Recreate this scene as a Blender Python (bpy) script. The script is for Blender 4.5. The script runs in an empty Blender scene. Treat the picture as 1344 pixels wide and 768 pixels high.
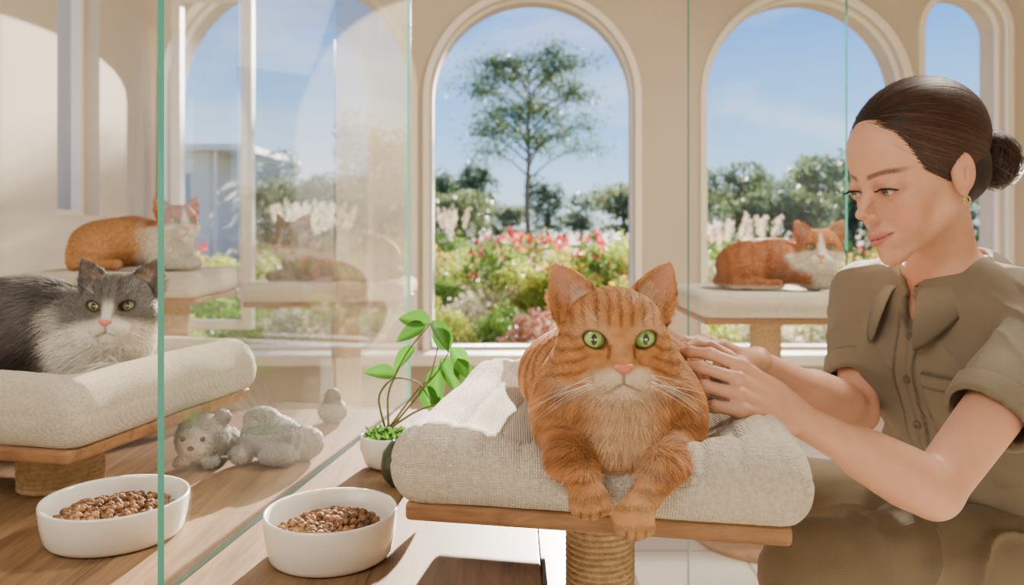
import bpy, math, numpy as np, random
from mathutils import Vector, Matrix
rng=np.random.default_rng(7); random.seed(5)
A=lambda *a: np.array(a,dtype=float)
K=1045.33; ZC=0.85
def at(px,py,d): return A((px-672)*d/K, d, ZC-(py-300)*d/K)
def lin(r,g,b):
    c=np.array([r,g,b],float)/255.
    return np.where(c<=.04045,c/12.92,((c+.055)/1.055)**2.4)
def sst(a,b,x):
    t=np.clip((x-a)/(b-a),0,1); return t*t*(3-2*t)
def nz(v):
    v=np.asarray(v,float); return v/np.maximum(np.linalg.norm(v,axis=-1,keepdims=True),1e-9)
def rotz(a): c,s=math.cos(a),math.sin(a); return np.array([[c,-s,0],[s,c,0],[0,0,1.]])
def rotx(a): c,s=math.cos(a),math.sin(a); return np.array([[1,0,0],[0,c,-s],[0,s,c]])
def roty(a): c,s=math.cos(a),math.sin(a); return np.array([[c,0,s],[0,1,0],[-s,0,c]])
def vnoise(p,scale,seed=0):
    q=p*scale+seed*17.37+500.
    i=np.floor(q).astype(np.int64); f=q-i; f=f*f*(3-2*f)
    def h(x,y,z):
        n=(x*73856093)^(y*19349663)^(z*83492791)^(seed*265443)
        n=n&0xffffff; n=(n*(n*n*15731+789221)+1376312589)&0x7fffffff
        return n/1073741824.-1
    x,y,z=i.T; fx,fy,fz=f.T; r=0
    for dx in (0,1):
        for dy in (0,1):
            for dz in (0,1):
                r=r+h(x+dx,y+dy,z+dz)*(fx if dx else 1-fx)*(fy if dy else 1-fy)*(fz if dz else 1-fz)
    return r
# ---------------------------------------------------------------- SDF modelling
def ell(c,r,R=None):
    c=np.asarray(c,float); r=np.asarray(r,float)
    def fn(X,Y,Z):
        x,y,z=X-c[0],Y-c[1],Z-c[2]
        if R is not None: x,y,z=[R[0,i]*x+R[1,i]*y+R[2,i]*z for i in range(3)]
        k0=np.sqrt((x/r[0])**2+(y/r[1])**2+(z/r[2])**2)
        k1=np.sqrt((x/r[0]**2)**2+(y/r[1]**2)**2+(z/r[2]**2)**2)
        return k0*(k0-1)/np.maximum(k1,1e-6)
    return c,(r if R is None else np.full(3,r.max())),fn
def cap(a,b,ra,rb):
    a=np.asarray(a,float); b=np.asarray(b,float); ba=b-a; L=max(ba@ba,1e-12)
    def fn(X,Y,Z):
        x,y,z=X-a[0],Y-a[1],Z-a[2]
        h=np.clip((x*ba[0]+y*ba[1]+z*ba[2])/L,0,1)
        return np.sqrt((x-h*ba[0])**2+(y-h*ba[1])**2+(z-h*ba[2])**2)-(ra+(rb-ra)*h)
    return (a+b)/2,np.abs(ba)/2+max(ra,rb),fn
class Fr:
    def __init__(s,t,R=None,k=1.): s.t=np.asarray(t,float); s.R=np.eye(3) if R is None else R; s.k=k
    def p(s,v): return s.t+s.k*(s.R@np.asarray(v,float))
    def v(s,v): return s.R@np.asarray(v,float)
    def inv(s,P): return ((P-s.t)@s.R)/s.k
    def pts(s,P): return s.t+s.k*(np.asarray(P)@s.R.T)
    def ell(s,c,r,R=None): return ell(s.p(c),np.array(r)*s.k,s.R if R is None else s.R@R)
    def cap(s,a,b,ra,rb): return cap(s.p(a),s.p(b),ra*s.k,rb*s.k)
class Field:
    def __init__(s,xs,ys,zs):
        s.g=[np.asarray(g,np.float32) for g in (xs,ys,zs)]
        s.f=np.full([len(g) for g in s.g],1.,np.float32)
    @classmethod
    def uni(cls,lo,hi,h): return cls(*[np.arange(lo[i],hi[i]+h,h) for i in range(3)])
    def sl(s,c,r): return tuple(slice(int(np.searchsorted(s.g[i],c[i]-r[i])),int(np.searchsorted(s.g[i],c[i]+r[i],side='right'))) for i in range(3))
    def pts(s,sl): return s.g[0][sl[0]][:,None,None],s.g[1][sl[1]][None,:,None],s.g[2][sl[2]][None,None,:]
    def add(s,pr,k=.01):
        c,r,fn=pr; sl=s.sl(c,np.asarray(r)+k+.012)
        d=fn(*s.pts(sl)).astype(np.float32); f=s.f[sl]
        if 0 in d.shape: return
        h=np.maximum(k-np.abs(f-d),0)/k; s.f[sl]=np.minimum(f,d)-h*h*k*.25
    def sub(s,pr,k=.003):
        c,r,fn=pr; sl=s.sl(c,np.asarray(r)+k+.004)
        d=-fn(*s.pts(sl)).astype(np.float32); f=s.f[sl]
        if 0 in d.shape: return
        h=np.maximum(k-np.abs(f-d),0)/k; s.f[sl]=np.maximum(f,d)+h*h*k*.25
    def nets(s):
        f=s.f; S=f<0; n=f.shape
        cnt=np.zeros([q-1 for q in n],np.int8)
        offs=[(a,b,c) for a in (0,1) for b in (0,1) for c in (0,1)]
        for a,b,c in offs: cnt+=S[a:n[0]-1+a,b:n[1]-1+b,c:n[2]-1+c]
        act=(cnt>0)&(cnt<8); I,J,Kk=np.nonzero(act)
        vid=np.full(act.shape,-1,np.int32); vid[act]=np.arange(len(I))
        F={o:f[I+o[0],J+o[1],Kk+o[2]].astype(float) for o in offs}
        acc=np.zeros((len(I),3)); m0=np.zeros(len(I))
        for o in offs:
            for ax in range(3):
                if o[ax]: continue
                o2=list(o); o2[ax]=1; o2=tuple(o2)
                fa,fb=F[o],F[o2]; m=(fa<0)!=(fb<0); t=fa/np.where(m,fa-fb,1)
                P=np.tile(np.array(o,float),(len(I),1)); P[:,ax]=t
                acc[m]+=P[m]; m0[m]+=1
        pos=acc/m0[:,None]+np.stack([I,J,Kk],1)
        v=np.stack([np.interp(pos[:,i],np.arange(n[i]),s.g[i]) for i in range(3)],1)
        Q=[]
        def q(i,j,k,c4):
            inside=S[i,j,k]; a=np.stack(c4,1); a[~inside]=a[~inside][:,::-1]; Q.append(a)
        i,j,k=np.nonzero(S[:-1,1:-1,1:-1]!=S[1:,1:-1,1:-1]); j=j+1;k=k+1
        q(i,j,k,[vid[i,j-1,k-1],vid[i,j,k-1],vid[i,j,k],vid[i,j-1,k]])
        i,j,k=np.nonzero(S[1:-1,:-1,1:-1]!=S[1:-1,1:,1:-1]); i=i+1;k=k+1
        q(i,j,k,[vid[i-1,j,k-1],vid[i-1,j,k],vid[i,j,k],vid[i,j,k-1]])
        i,j,k=np.nonzero(S[1:-1,1:-1,:-1]!=S[1:-1,1:-1,1:]); i=i+1;j=j+1
        q(i,j,k,[vid[i-1,j-1,k],vid[i,j-1,k],vid[i,j,k],vid[i-1,j,k]])
        return v,np.concatenate(Q)
def vnormals(v,f):
    n=np.cross(v[f[:,2]]-v[f[:,0]],v[f[:,-1]]-v[f[:,1]]); o=np.zeros_like(v)
    for c in range(f.shape[1]):
        for a in range(3): o[:,a]+=np.bincount(f[:,c],n[:,a],len(v))
    return nz(o)
def relax(v,f,it=1,w=.5):
    for _ in range(it):
        s=np.zeros_like(v); c=np.zeros(len(v)); m=f.shape[1]
        for a in range(m):
            b=(a+1)%m
            c+=np.bincount(f[:,a],minlength=len(v))
            for x in range(3): s[:,x]+=np.bincount(f[:,a],v[f[:,b],x],len(v))
        v=v*(1-w)+w*s/np.maximum(c,1)[:,None]
    return v
# ---------------------------------------------------------------- objects
COLL=bpy.context.scene.collection
def mesh_data(name,v,f,mat=None,cols=None,smooth=True,normals=None):
    v=np.asarray(v,float); me=bpy.data.meshes.new(name)
    fl=f if isinstance(f,list) else [f]
    fl=[np.asarray(a,np.int32) for a in fl if len(a)]
    me.vertices.add(len(v)); me.vertices.foreach_set('co',v.astype(np.float32).ravel())
    tot=sum(a.size for a in fl); me.loops.add(tot)
    me.loops.foreach_set('vertex_index',np.concatenate([a.ravel() for a in fl]))
    sizes=np.concatenate([np.full(len(a),a.shape[1]) for a in fl]); st=np.concatenate([[0],np.cumsum(sizes)[:-1]]).astype(np.int32)
    me.polygons.add(len(sizes)); me.polygons.foreach_set('loop_start',st)
    me.update(calc_edges=True)
    if smooth: me.shade_smooth()
    else: me.shade_flat()
    if cols is not None:
        ca=me.color_attributes.new('Col','FLOAT_COLOR','POINT')
        c=np.ones((len(v),4),np.float32); c[:,:3]=np.clip(cols,0,1); ca.data.foreach_set('color',c.ravel())
    if mat is not None: me.materials.append(mat)
    if normals is not None: me.normals_split_custom_set_from_vertices(normals.astype(np.float32).tolist())
    return me
class Thing:
    def __init__(s,name,base,label,cat,group=None,kind=None):
        s.name=name; s.base=np.asarray(base,float); s.root=None; s.meta=dict(label=label,category=cat)
        if group: s.meta['group']=group
        if kind: s.meta['kind']=kind
    def _fin(s,ob):
        s.root=ob; ob.location=s.base
        for k,v in s.meta.items(): ob[k]=v
    def empty(s):
        ob=bpy.data.objects.new(s.name,None); ob.empty_display_size=.05; COLL.objects.link(ob); s._fin(ob); return s
    def body(s,v,f,mat,**kw):
        ob=bpy.data.objects.new(s.name,mesh_data(s.name,np.asarray(v)-s.base,f,mat,**kw)); COLL.objects.link(ob); s._fin(ob); return ob
    def part(s,name,v,f,mat,parent=None,label=None,kind=None,**kw):
        if s.root is None: s.empty()
        ob=bpy.data.objects.new(name,mesh_data(name,np.asarray(v)-s.base,f,mat,**kw)); COLL.objects.link(ob)
        ob.parent=parent or s.root
        if label: ob['label']=label
        if kind: ob['kind']=kind
        return ob
def copy_thing(root,loc,rz=0,sc=1.):
    n=root.copy(); n.location=loc; n.rotation_euler=(0,0,rz); n.scale=(sc,sc,sc)
    COLL.objects.link(n)
    for c in root.children:
        cc=c.copy(); cc.parent=n; COLL.objects.link(cc)
    return n
def struct(name,v,f,mat,**kw):
    ob=bpy.data.objects.new(name,mesh_data(name,v,f,mat,**kw)); COLL.objects.link(ob); ob['kind']='structure'; return ob
# ---------------------------------------------------------------- primitive meshes
def box(lo,hi,bev=0.,R=None,c0=None):
    lo=np.asarray(lo,float);hi=np.asarray(hi,float)
    import bmesh
    bm=bmesh.new(); bmesh.ops.create_cube(bm,size=1)
    for w in bm.verts: w.co=Vector([(w.co[i]+.5)*(hi[i]-lo[i])+lo[i] for i in range(3)])
    if bev: bmesh.ops.bevel(bm,geom=bm.edges[:],offset=bev,segments=3,affect='EDGES',profile=.5)
    bmesh.ops.triangulate(bm,faces=bm.faces[:])
    v=np.array([w.co[:] for w in bm.verts]); f=np.array([[q.index for q in p.verts] for p in bm.faces]); bm.free()
    if R is not None: v=(v-c0)@R.T+c0
    return v,f
def lathe(prof,n=64,c=(0,0,0)):
    prof=np.array(prof,float); m=len(prof); th=np.arange(n)*2*math.pi/n
    v=np.stack([prof[:,None,0]*np.cos(th),prof[:,None,0]*np.sin(th),np.repeat(prof[:,1:2],n,1)],-1).reshape(-1,3)+np.asarray(c)
    i,j=np.meshgrid(np.arange(m-1),np.arange(n),indexing='ij'); j2=(j+1)%n
    return v,np.stack([i*n+j,i*n+j2,(i+1)*n+j2,(i+1)*n+j],-1).reshape(-1,4)
def tube(path,rad,n=8):
    P=np.array(path,float); m=len(P); rad=np.interp(np.linspace(0,1,m),np.linspace(0,1,max(2,np.size(rad))),np.broadcast_to(rad,(max(2,np.size(rad)),)))
    T=nz(np.gradient(P,axis=0)); up=A(0,0,1) if abs(T[0][2])<.9 else A(1,0,0); U=[]
    u=nz(np.cross(T[0],up))
    for t in T: u=nz(u-t*(u@t)); U.append(u)
    U=np.array(U); W=np.cross(T,U); th=np.arange(n)*2*math.pi/n
    v=(P[:,None]+rad[:,None,None]*(np.cos(th)[None,:,None]*U[:,None]+np.sin(th)[None,:,None]*W[:,None])).reshape(-1,3)
    i,j=np.meshgrid(np.arange(m-1),np.arange(n),indexing='ij'); j2=(j+1)%n
    f=np.stack([i*n+j,i*n+j2,(i+1)*n+j2,(i+1)*n+j],-1).reshape(-1,4)
    v=np.vstack([v,P[0],P[-1]]); a=m*n
    tri=np.array([[a,(j+1)%n,j] for j in range(n)]+[[a+1,(m-1)*n+j,(m-1)*n+(j+1)%n] for j in range(n)])
    return v,f,tri
def join(parts):
    V=[];Q=[];T=[];o=0
    for p in parts:
        v=p[0]; V.append(v)
        for f in p[1:]:
            f=np.asarray(f); (Q if f.shape[1]==4 else T).append(f+o)
        o+=len(v)
    out=[]
    if Q: out.append(np.concatenate(Q))
    if T: out.append(np.concatenate(T))
    return np.concatenate(V),out
def sphere(c,r,n=24,R=None):
    th=np.linspace(.001,math.pi-.001,n); v,f=lathe(np.stack([np.sin(th),-np.cos(th)],1),2*n)
    v=v*np.asarray(r)
    if R is not None: v=v@R.T
    return v+np.asarray(c),f
# ---------------------------------------------------------------- materials
def M(name,base=(.8,.8,.8),rough=.5,attr=False,spec=.5,var=None,bump=None,metal=0,sheen=0,sss=0,coat=0,stretch=(1,1,1),weave=None,trans=0):
    m=bpy.data.materials.new(name); m.use_nodes=True; nt=m.node_tree; N=nt.nodes; L=nt.links
    b=N['Principled BSDF']; b.inputs['Roughness'].default_value=rough; b.inputs['Specular IOR Level'].default_value=spec
    b.inputs['Metallic'].default_value=metal; b.inputs['Sheen Weight'].default_value=sheen; b.inputs['Coat Weight'].default_value=coat
    if sss:
        b.inputs['Subsurface Weight'].default_value=sss; b.inputs['Subsurface Radius'].default_value=(1,.35,.2); b.inputs['Subsurface Scale'].default_value=.006
    tc=N.new('ShaderNodeTexCoord'); mp=N.new('ShaderNodeMapping'); L.new(tc.outputs['Object'],mp.inputs['Vector']); mp.inputs['Scale'].default_value=stretch
    if attr:
        a=N.new('ShaderNodeAttribute'); a.attribute_name='Col'; src=a.outputs['Color']
    else:
        a=N.new('ShaderNodeRGB'); a.outputs[0].default_value=(*base,1); src=a.outputs[0]
    if var:
        no=N.new('ShaderNodeTexNoise'); no.inputs['Scale'].default_value=var[0]; no.inputs['Detail'].default_value=5; L.new(mp.outputs[0],no.inputs['Vector'])
        mr=N.new('ShaderNodeMapRange'); mr.inputs[1].default_value=.25; mr.inputs[2].default_value=.75; mr.inputs[3].default_value=1-var[1]; mr.inputs[4].default_value=1+var[1]*.6
        L.new(no.outputs[0],mr.inputs[0]); vm=N.new('ShaderNodeVectorMath'); vm.operation='SCALE'; L.new(src,vm.inputs[0]); L.new(mr.outputs[0],vm.inputs['Scale']); src=vm.outputs[0]
    L.new(src,b.inputs['Base Color'])
    if bump:
        no=N.new('ShaderNodeTexNoise'); no.inputs['Scale'].default_value=bump[0]; no.inputs['Detail'].default_value=4; L.new(mp.outputs[0],no.inputs['Vector'])
        bp=N.new('ShaderNodeBump'); bp.inputs['Strength'].default_value=bump[1]; bp.inputs['Distance'].default_value=bump[2] if len(bump)>2 else .002
        h=no.outputs[0]
        if weave:
            ad=None
            for d in ('X','Y','Z'):
                w=N.new('ShaderNodeTexWave'); w.bands_direction=d; w.inputs['Scale'].default_value=weave; w.inputs['Distortion'].default_value=1.5; w.inputs['Detail'].default_value=1; L.new(mp.outputs[0],w.inputs['Vector'])
                mt=N.new('ShaderNodeMath'); mt.operation='ADD'; L.new(ad if ad else h,mt.inputs[0]); L.new(w.outputs['Fac'],mt.inputs[1]); ad=mt.outputs[0]
            h=ad
        L.new(h,bp.inputs['Height']); L.new(bp.outputs[0],b.inputs['Normal'])
    if trans:
        o=N['Material Output']; tr=N.new('ShaderNodeBsdfTranslucent'); L.new(src,tr.inputs[0]); mx=N.new('ShaderNodeMixShader'); mx.inputs[0].default_value=trans
        L.new(b.outputs[0],mx.inputs[1]); L.new(tr.outputs[0],mx.inputs[2]); L.new(mx.outputs[0],o.inputs[0])
    return m
def glass_mat(name,tint=(.985,.995,.99),haze=.05,hazecol=(.9,.9,.85),refl=.6):
    m=bpy.data.materials.new(name); m.use_nodes=True; nt=m.node_tree; N=nt.nodes; L=nt.links; N.clear()
    def mth(op,a,b):
        q=N.new('ShaderNodeMath'); q.operation=op
        for i,x in enumerate((a,b)):
            if isinstance(x,(int,float)): q.inputs[i].default_value=x
            else: L.new(x,q.inputs[i])
        return q.outputs[0]
    o=N.new('ShaderNodeOutputMaterial'); t=N.new('ShaderNodeBsdfTransparent'); t.inputs[0].default_value=(*tint,1)
    g=N.new('ShaderNodeBsdfGlossy'); g.inputs['Roughness'].default_value=0.0
    lw=N.new('ShaderNodeLayerWeight'); lw.inputs[0].default_value=.5
    fr=mth('ADD',mth('MULTIPLY',mth('POWER',lw.outputs['Facing'],4.5),refl),.02)
    mx=N.new('ShaderNodeMixShader'); L.new(fr,mx.inputs[0]); L.new(t.outputs[0],mx.inputs[1]); L.new(g.outputs[0],mx.inputs[2])
    d=N.new('ShaderNodeBsdfDiffuse'); d.inputs[0].default_value=(*hazecol,1)
    tl=N.new('ShaderNodeBsdfTranslucent'); tl.inputs[0].default_value=(*hazecol,1); dm=N.new('ShaderNodeMixShader'); dm.inputs[0].default_value=.5; L.new(d.outputs[0],dm.inputs[1]); L.new(tl.outputs[0],dm.inputs[2])
    tc=N.new('ShaderNodeTexCoord'); no=N.new('ShaderNodeTexNoise'); no.inputs['Scale'].default_value=3; L.new(tc.outputs['Object'],no.inputs['Vector'])
    mr=N.new('ShaderNodeMapRange'); mr.inputs[1].default_value=.3; mr.inputs[2].default_value=.7; mr.inputs[3].default_value=haze*.4; mr.inputs[4].default_value=haze*1.6; L.new(no.outputs[0],mr.inputs[0])
    m2=N.new('ShaderNodeMixShader'); L.new(mr.outputs[0],m2.inputs[0]); L.new(mx.outputs[0],m2.inputs[1]); L.new(dm.outputs[0],m2.inputs[2]); L.new(m2.outputs[0],o.inputs[0]); return m
def wood_mat(name,c1,c2,axis='Y',planks=None,rough=.4):
    m=bpy.data.materials.new(name); m.use_nodes=True; nt=m.node_tree; N=nt.nodes; L=nt.links; b=N['Principled BSDF']; b.inputs['Roughness'].default_value=rough; b.inputs['Specular IOR Level'].default_value=.3
    tc=N.new('ShaderNodeTexCoord'); mp=N.new('ShaderNodeMapping'); L.new(tc.outputs['Object'],mp.inputs[0]); mp.inputs['Scale'].default_value={'Y':(40,3,40),'X':(3,40,40)}[axis]
    no=N.new('ShaderNodeTexNoise'); no.inputs['Scale'].default_value=1.6; no.inputs['Detail'].default_value=8; no.inputs['Roughness'].default_value=.65; no.inputs['Distortion'].default_value=.6; L.new(mp.outputs[0],no.inputs[0])
    cr=N.new('ShaderNodeValToRGB'); cr.color_ramp.elements[0].position=.3; cr.color_ramp.elements[1].position=.72; cr.color_ramp.elements[0].color=(*c1,1); cr.color_ramp.elements[1].color=(*c2,1); L.new(no.outputs[0],cr.inputs[0]); src=cr.outputs[0]
    if planks:
        mp2=N.new('ShaderNodeMapping'); L.new(tc.outputs['Object'],mp2.inputs[0]); mp2.inputs['Rotation'].default_value=(0,0,math.radians(90))
        br=N.new('ShaderNodeTexBrick'); br.inputs['Scale'].default_value=1; br.inputs['Brick Width'].default_value=3.; br.inputs['Row Height'].default_value=planks; br.inputs['Mortar Size'].default_value=.001; br.offset=.3
        br.inputs['Color1'].default_value=(1,1,1,1); br.inputs['Color2'].default_value=(.9,.9,.9,1); br.inputs['Mortar'].default_value=(.5,.45,.4,1); L.new(mp2.outputs[0],br.inputs[0])
        mx=N.new('ShaderNodeVectorMath'); mx.operation='MULTIPLY'; L.new(src,mx.inputs[0]); L.new(br.outputs[0],mx.inputs[1]); src=mx.outputs[0]
    L.new(src,b.inputs['Base Color']); bp=N.new('ShaderNodeBump'); bp.inputs['Strength'].default_value=.15; bp.inputs['Distance'].default_value=.001; L.new(no.outputs[0],bp.inputs['Height']); L.new(bp.outputs[0],b.inputs['Normal'])
    return m
m_wall=M('cream_plaster',lin(196,183,163),.85,var=(3,.05),bump=(60,.08))
m_trim=M('cream_trim',lin(238,230,214),.6,var=(4,.03))
m_ceil=M('white_plaster',lin(204,199,190),.8,var=(4,.03))
m_fur=M('fur',attr=True,rough=.6,spec=.4,trans=.15)
m_under=M('fur_underlayer',attr=True,rough=.9,spec=.1,var=(120,.15))
m_skin=M('skin',attr=True,rough=.50,spec=.35,sss=.10,var=(60,.03),bump=(420,.16,.0005))
m_white=M('white_ceramic',lin(236,231,222),.18,spec=.6,coat=.4,var=(5,.02))
m_cush=M('linen_fabric',lin(206,196,179),.95,spec=.1,sheen=.1,var=(260,.22),bump=(500,.6,.0018),weave=130)
m_wood=wood_mat('oak_bench',lin(96,72,49),lin(154,121,86),'Y',.28,.5)
m_board=wood_mat('oak_board',lin(118,84,56),lin(168,126,88),'X')
m_rope=M('sisal_rope',lin(188,160,124),.95,spec=.1,var=(120,.3),bump=(400,.8,.003))
m_shirt=M('khaki_cotton',attr=True,rough=.85,spec=.15,sheen=.08,var=(14,.08),bump=(700,.35,.0009),weave=280)
KH=lin(123,113,96)
m_trous=M('khaki_twill',lin(124,112,93),.88,spec=.15,var=(12,.12),bump=(600,.35,.0009),weave=240)
m_hair=M('dark_hair',rough=.55,spec=.3,attr=True)
m_leaf=M('leaf',attr=True,rough=.5,spec=.3,trans=.42)
m_bark=M('bark',lin(116,102,86),.9,var=(8,.3))
m_eye=M('eye',attr=True,rough=.08,spec=.7,coat=1.)
m_nose=M('pink_nose',lin(200,122,100),.45,var=(300,.1))
m_glass=glass_mat('clear_glass',haze=.025,refl=.85); m_glassb=glass_mat('window_glass',haze=.002,refl=.12); m_veil_warm=glass_mat('warm_reflection_veil',(.92,.88,.82),haze=.15,hazecol=(.72,.64,.53)); m_veil_pale=glass_mat('pale_reflection_veil',(.96,.96,.95),haze=.05,hazecol=(.80,.79,.77))  # last two are veils whose haze colour imitates washed-out reflections
m_edge=M('green_glass_edge',lin(56,124,108),.15,spec=.8,var=(10,.2),trans=.4)
m_dark=M('dark_metal',lin(70,66,60),.4,metal=.6)
m_gold=M('gold',lin(230,200,140),.25,metal=1)
m_button=M('horn_button',lin(80,70,58),.3)
m_stem=M('stem',lin(104,100,56),.6)
# ---------------------------------------------------------------- room
def arch_pts(x0,x1,z0,zs,n=36):
    cx=(x0+x1)/2; R=(x1-x0)/2; P=[(x0,z0),(x0,zs)]
    P+=[(cx-R*math.cos(t),zs+R*math.sin(t)) for t in np.linspace(0,math.pi,n)[1:-1]]
    return P+[(x1,zs),(x1,z0)]
def extr(name,loops,thick,mapf,mat):
    cu=bpy.data.curves.new(name,'CURVE'); cu.dimensions='2D'; cu.fill_mode='BOTH'; cu.extrude=thick/2
    for lp in loops:
        s=cu.splines.new('POLY'); s.points.add(len(lp)-1); s.use_cyclic_u=True
        for i,p in enumerate(lp): s.points[i].co=(p[0],p[1],0,1)
    o=bpy.data.objects.new(name,cu); COLL.objects.link(o); dg=bpy.context.evaluated_depsgraph_get(); me=bpy.data.meshes.new_from_object(o.evaluated_get(dg))
    bpy.data.objects.remove(o)
    for w in me.vertices: w.co=Vector(mapf(*w.co))
    me.name=name; me.materials.clear(); me.materials.append(mat); me.update()
    ob=bpy.data.objects.new(name,me); COLL.objects.link(ob); ob['kind']='structure'; return ob
YB=3.6; YF=-1.6
arches=[(-1.56,-.455,.300,1.46),(-.372,.556,.300,1.440),(.878,1.785,.300,1.450),(1.86,2.23,.300,1.74)]
extr('wall_back',[[(-1.6,0),(2.7,0),(2.7,2.7),(-1.6,2.7)]]+[arch_pts(*a) for a in arches],.2,lambda x,y,z:(x,YB+.1-z,y),m_wall)
for i,a in enumerate(arches):
    extr('trim_%d'%(i+1),[arch_pts(a[0]-.028,a[1]+.028,a[2]-.028,a[3]),arch_pts(*a)],.02,lambda x,y,z:(x,YB-.01-z,y),m_trim)
    extr('window_%d'%(i+1),[arch_pts(a[0]+.001,a[1]-.001,a[2]+.001,a[3]),arch_pts(a[0]+.012,a[1]-.012,a[2]+.014,a[3])],.03,lambda x,y,z:(x,YB+.05-z,y),m_trim)
v,f=box((-1.6,YB-.14,.25),(2.7,YB+.0,.300),.008); struct('trim_5',v,f,m_trim,smooth=False)
extr('wall_left',[[(YF,0),(3.8,0),(3.8,2.7),(YF,2.7)],arch_pts(2.80,3.09,.9,1.72)],.2,lambda x,y,z:(-1.7+z,x,y),m_wall)
extr('window_5',[arch_pts(2.801,3.089,.901,1.72),arch_pts(2.82,3.07,.92,1.72)],.04,lambda x,y,z:(-1.68+z,x,y),m_trim)
v,f=box((2.7,YF,0),(2.9,3.8,2.7)); struct('wall_right',v,f,m_wall,smooth=False)
v,f=box((-1.8,YF-.2,0),(2.9,YF,2.7)); struct('wall_front',v,f,m_ceil,smooth=False)
v,f=box((-1.8,YF-.2,2.7),(2.9,3.8,2.8)); struct('ceiling',v,f,m_ceil,smooth=False)
mf=M('floor_tiles',lin(222,212,196),.35); nt=mf.node_tree; N=nt.nodes; L=nt.links
tc=N.new('ShaderNodeTexCoord'); br=N.new('ShaderNodeTexBrick'); br.offset=0; br.inputs['Scale'].default_value=1; br.inputs['Brick Width'].default_value=.3; br.inputs['Row Height'].default_value=.3; br.inputs['Mortar Size'].default_value=.004
br.inputs['Color1'].default_value=(*lin(212,203,188),1); br.inputs['Color2'].default_value=(*lin(202,193,178),1); br.inputs['Mortar'].default_value=(*lin(140,130,116),1)
L.new(tc.outputs['Object'],br.inputs[0]); L.new(br.outputs[0],N['Principled BSDF'].inputs['Base Color'])
v,f=box((-1.8,YF-.2,-.1),(2.9,3.8,0)); struct('floor',v,f,mf,smooth=False)
t=Thing('casement_window',(-1.25,YB-.2,.4),'white framed casement window leaf standing open in the arch','window')
v,f=join([box((-1.45,YB-.22,.42),(-1.41,YB-.17,1.86),.004),box((-1.15,YB-.22,.42),(-1.105,YB-.17,1.86),.004),box((-1.41,YB-.22,.42),(-1.15,YB-.17,.46),.004),box((-1.41,YB-.22,1.82),(-1.15,YB-.17,1.86),.004)]); t.part('frame',v,f,m_trim,smooth=False)
v,f=box((-1.41,YB-.2,.46),(-1.15,YB-.196,1.82)); t.part('pane',v,f,m_glassb,smooth=False)
def panel(name,a,b,z0,z1,th,mat,label):
    a=A(*a,0);b=A(*b,0); d=nz(b-a); n=A(-d[1],d[0],0)*th/2
    t=Thing(name,A(*((a+b)/2)[:2],z0),label,'glass panel')
    c=[a-n,b-n,b+n,a+n]; v=np.array([p+A(0,0,z0) for p in c]+[p+A(0,0,z1) for p in c])
    t.part('pane',v,np.array([[0,1,5,4],[2,3,7,6]]),mat,smooth=False)
    t.part('polished_edge',v,np.array([[1,2,6,5],[3,0,4,7],[4,5,6,7],[3,2,1,0]]),m_edge,smooth=False,label='green polished glass edge')
panel('glass_partition',(-.324,.735),(-.205,1.58),.511,2.4,.0065,m_glass,'tall clear glass partition with green edge standing on the wooden bench')
panel('glass_screen',(.385,1.74),(.800,1.905),.0,2.4,.007,m_glassb,'clear glass screen standing on the tiled floor')
panel('reflection_tint_panel',(-.482,2.18),(-.280,2.20),.0,2.4,.006,m_veil_warm,'added warm veil panel imitating a beige column reflection')  # added panel, its beige tint stands in for a reflected column
panel('reflection_haze_panel',(-.745,2.16),(-.486,2.18),.0,2.4,.004,m_veil_pale,'added pale veil panel fading the cat like a reflection')  # added panel, its haze makes the cat behind look like a faint reflection
t=Thing('bench',(-.7,.95,0),'long low oak bench with plank top holding bowls and toys','bench')
v,f=box((-1.55,.35,.482),(.03,1.5,.51),.003); t.part('bench_top',v,f,m_wood,smooth=False)
v,f=box((-1.5,.38,.0),(-.01,1.46,.482),.003); t.part('bench_base',v,f,m_wall,smooth=False)
v,f=box((.03,.35,.478),(.034,1.5,.512)); t.part('edge_trim',v,f,m_dark,smooth=False)
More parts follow.
